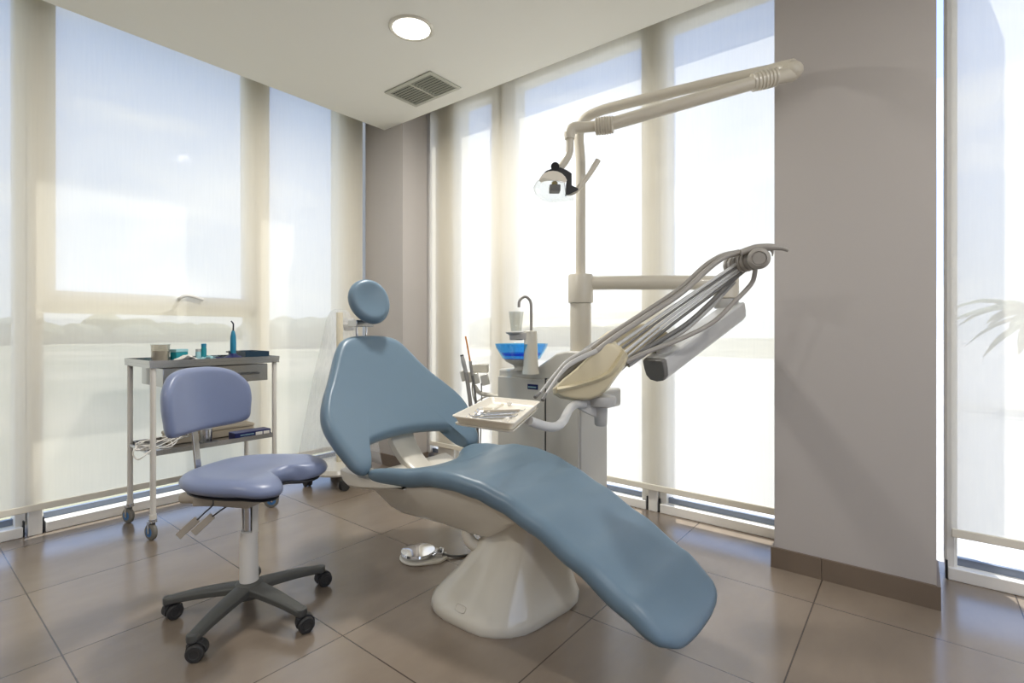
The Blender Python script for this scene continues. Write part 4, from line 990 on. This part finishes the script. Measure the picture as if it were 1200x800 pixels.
# palm beyond the right pane
pb_ = Vector((13.5, -1.9, -.5))
t = thing('palm_tree', pb_, 'hazy palm tree outside, seen through the blind right of the pillar', 'palm')
bm = BM(); tube(bm, [pb_, pb_+Vector((.1, 0, .8)), pb_+Vector((.05, .05, 1.7))], [.28, .2, .17], seg=12); link('trunk', bm, 'bark', t)
bm = BM(); cr = pb_+Vector((.05, .05, 1.75))
for k in range(26):
    a = 2*PI*k/26+rnd.uniform(-.1, .1); e = rnd.uniform(.1, 1.0); L_ = rnd.uniform(1.0, 1.5); d = Vector((math.cos(a), math.sin(a), 0))
    P = [cr+d*L_*q+Vector((0, 0, L_*(e*q-1.0*q*q*.9))) for q in (0, .2, .4, .6, .8, 1.0)]
    sdn = Vector((-d.y, d.x, 0)); V = []
    for q, p in zip((0, .2, .4, .6, .8, 1), P):
        w = .14*math.sin(PI*min(.97, q*.85+.12)); V.append((bm.verts.new(p-sdn*w-up*w*.5), bm.verts.new(p), bm.verts.new(p+sdn*w-up*w*.5)))
    for x_, y_ in zip(V, V[1:]):
        bm.faces.new((x_[0], x_[1], y_[1], y_[0])); bm.faces.new((x_[1], x_[2], y_[2], y_[1]))
tag(link('fronds', bm, 'leaf', t), kind='stuff')

# ================================================================== LIGHT
w = bpy.data.worlds.new('world'); sc.world = w; w.use_nodes = True; n = w.node_tree.nodes; L = w.node_tree.links; n.clear()
o = n.new('ShaderNodeOutputWorld'); bg = n.new('ShaderNodeBackground'); tc = n.new('ShaderNodeTexCoord'); sp_ = n.new('ShaderNodeSeparateXYZ')
L.new(tc.outputs['Generated'], sp_.inputs[0]); cr = n.new('ShaderNodeValToRGB'); L.new(sp_.outputs['Z'], cr.inputs[0])
e = cr.color_ramp.elements; e[0].position = 0; e[0].color = (.62, .68, .78, 1); e[1].position = .8; e[1].color = (.22, .36, .72, 1)
x = cr.color_ramp.elements.new(.18); x.color = (.47, .59, .84, 1)
x = cr.color_ramp.elements.new(.4); x.color = (.36, .52, .9, 1)
nz = n.new('ShaderNodeTexNoise'); nz.inputs['Scale'].default_value = 2.2; nz.inputs['Detail'].default_value = 7; nz.inputs['Distortion'].default_value = .4
mp = n.new('ShaderNodeMapping'); mp.inputs['Scale'].default_value = (1, 1, 4); L.new(tc.outputs['Generated'], mp.inputs[0]); L.new(mp.outputs[0], nz.inputs['Vector'])
mr = n.new('ShaderNodeMapRange'); mr.inputs[1].default_value = .5; mr.inputs[2].default_value = .72; mr.inputs[4].default_value = .75; L.new(nz.outputs['Fac'], mr.inputs[0])
mx = n.new('ShaderNodeMix'); mx.data_type = 'RGBA'; mx.inputs[7].default_value = (1, 1, 1, 1); L.new(mr.outputs[0], mx.inputs[0]); L.new(cr.outputs[0], mx.inputs[6])
L.new(mx.outputs[2], bg.inputs[0]); bg.inputs[1].default_value = 1.85; L.new(bg.outputs[0], o.inputs[0])

sun = bpy.data.lights.new('sun', 'SUN'); sun.energy = 5.6; sun.angle = math.radians(.6); sun.color = (1, .97, .92)
so_ = bpy.data.objects.new('sun', sun); C.objects.link(so_)
phi = math.radians(24); el_ = math.atan(1.64)
dv = -Vector((math.cos(phi)*math.cos(el_), math.sin(phi)*math.cos(el_), math.sin(el_)))
so_.rotation_euler = dv.to_track_quat('-Z', 'Y').to_euler()
def lamp(loc, e_, r=.1):
    l = bpy.data.lights.new('downlight', 'AREA'); l.shape = 'DISK'; l.size = r*2; l.energy = e_; l.color = (1, .975, .94)
    q = bpy.data.objects.new('downlight', l); C.objects.link(q); q.location = loc
lamp((1.672, 1.971, CE-.012), 23)
for x_, y_ in ((-.9, 1.7), (-.9, -.7), (1.2, -.9)):  # fill lamps and discs added behind the camera to brighten the room
    lamp((x_, y_, CE-.012), 16)
    t = thing('ceiling_light', (x_, y_, CE), 'round fill light added in the unseen ceiling behind the camera', 'light', 'added fill lights behind the camera')
    bm = BM(); cyl(bm, (x_, y_, CE+.002), (x_, y_, CE-.004), .092, seg=32); link('diffuser', bm, 'lampglow', t, smooth=False)
sc.cycles.max_bounces = 10; sc.cycles.diffuse_bounces = 5; sc.cycles.transparent_max_bounces = 16; sc.cycles.transmission_bounces = 6
sc.cycles.sample_clamp_indirect = 6; sc.cycles.use_denoising = True
sc.cycles.caustics_reflective = False; sc.cycles.caustics_refractive = False
sc.view_settings.view_transform = 'Standard'; sc.view_settings.look = 'None'; sc.view_settings.gamma = 1
sc.view_settings.use_curve_mapping = False; sc.view_settings.exposure = 0.34
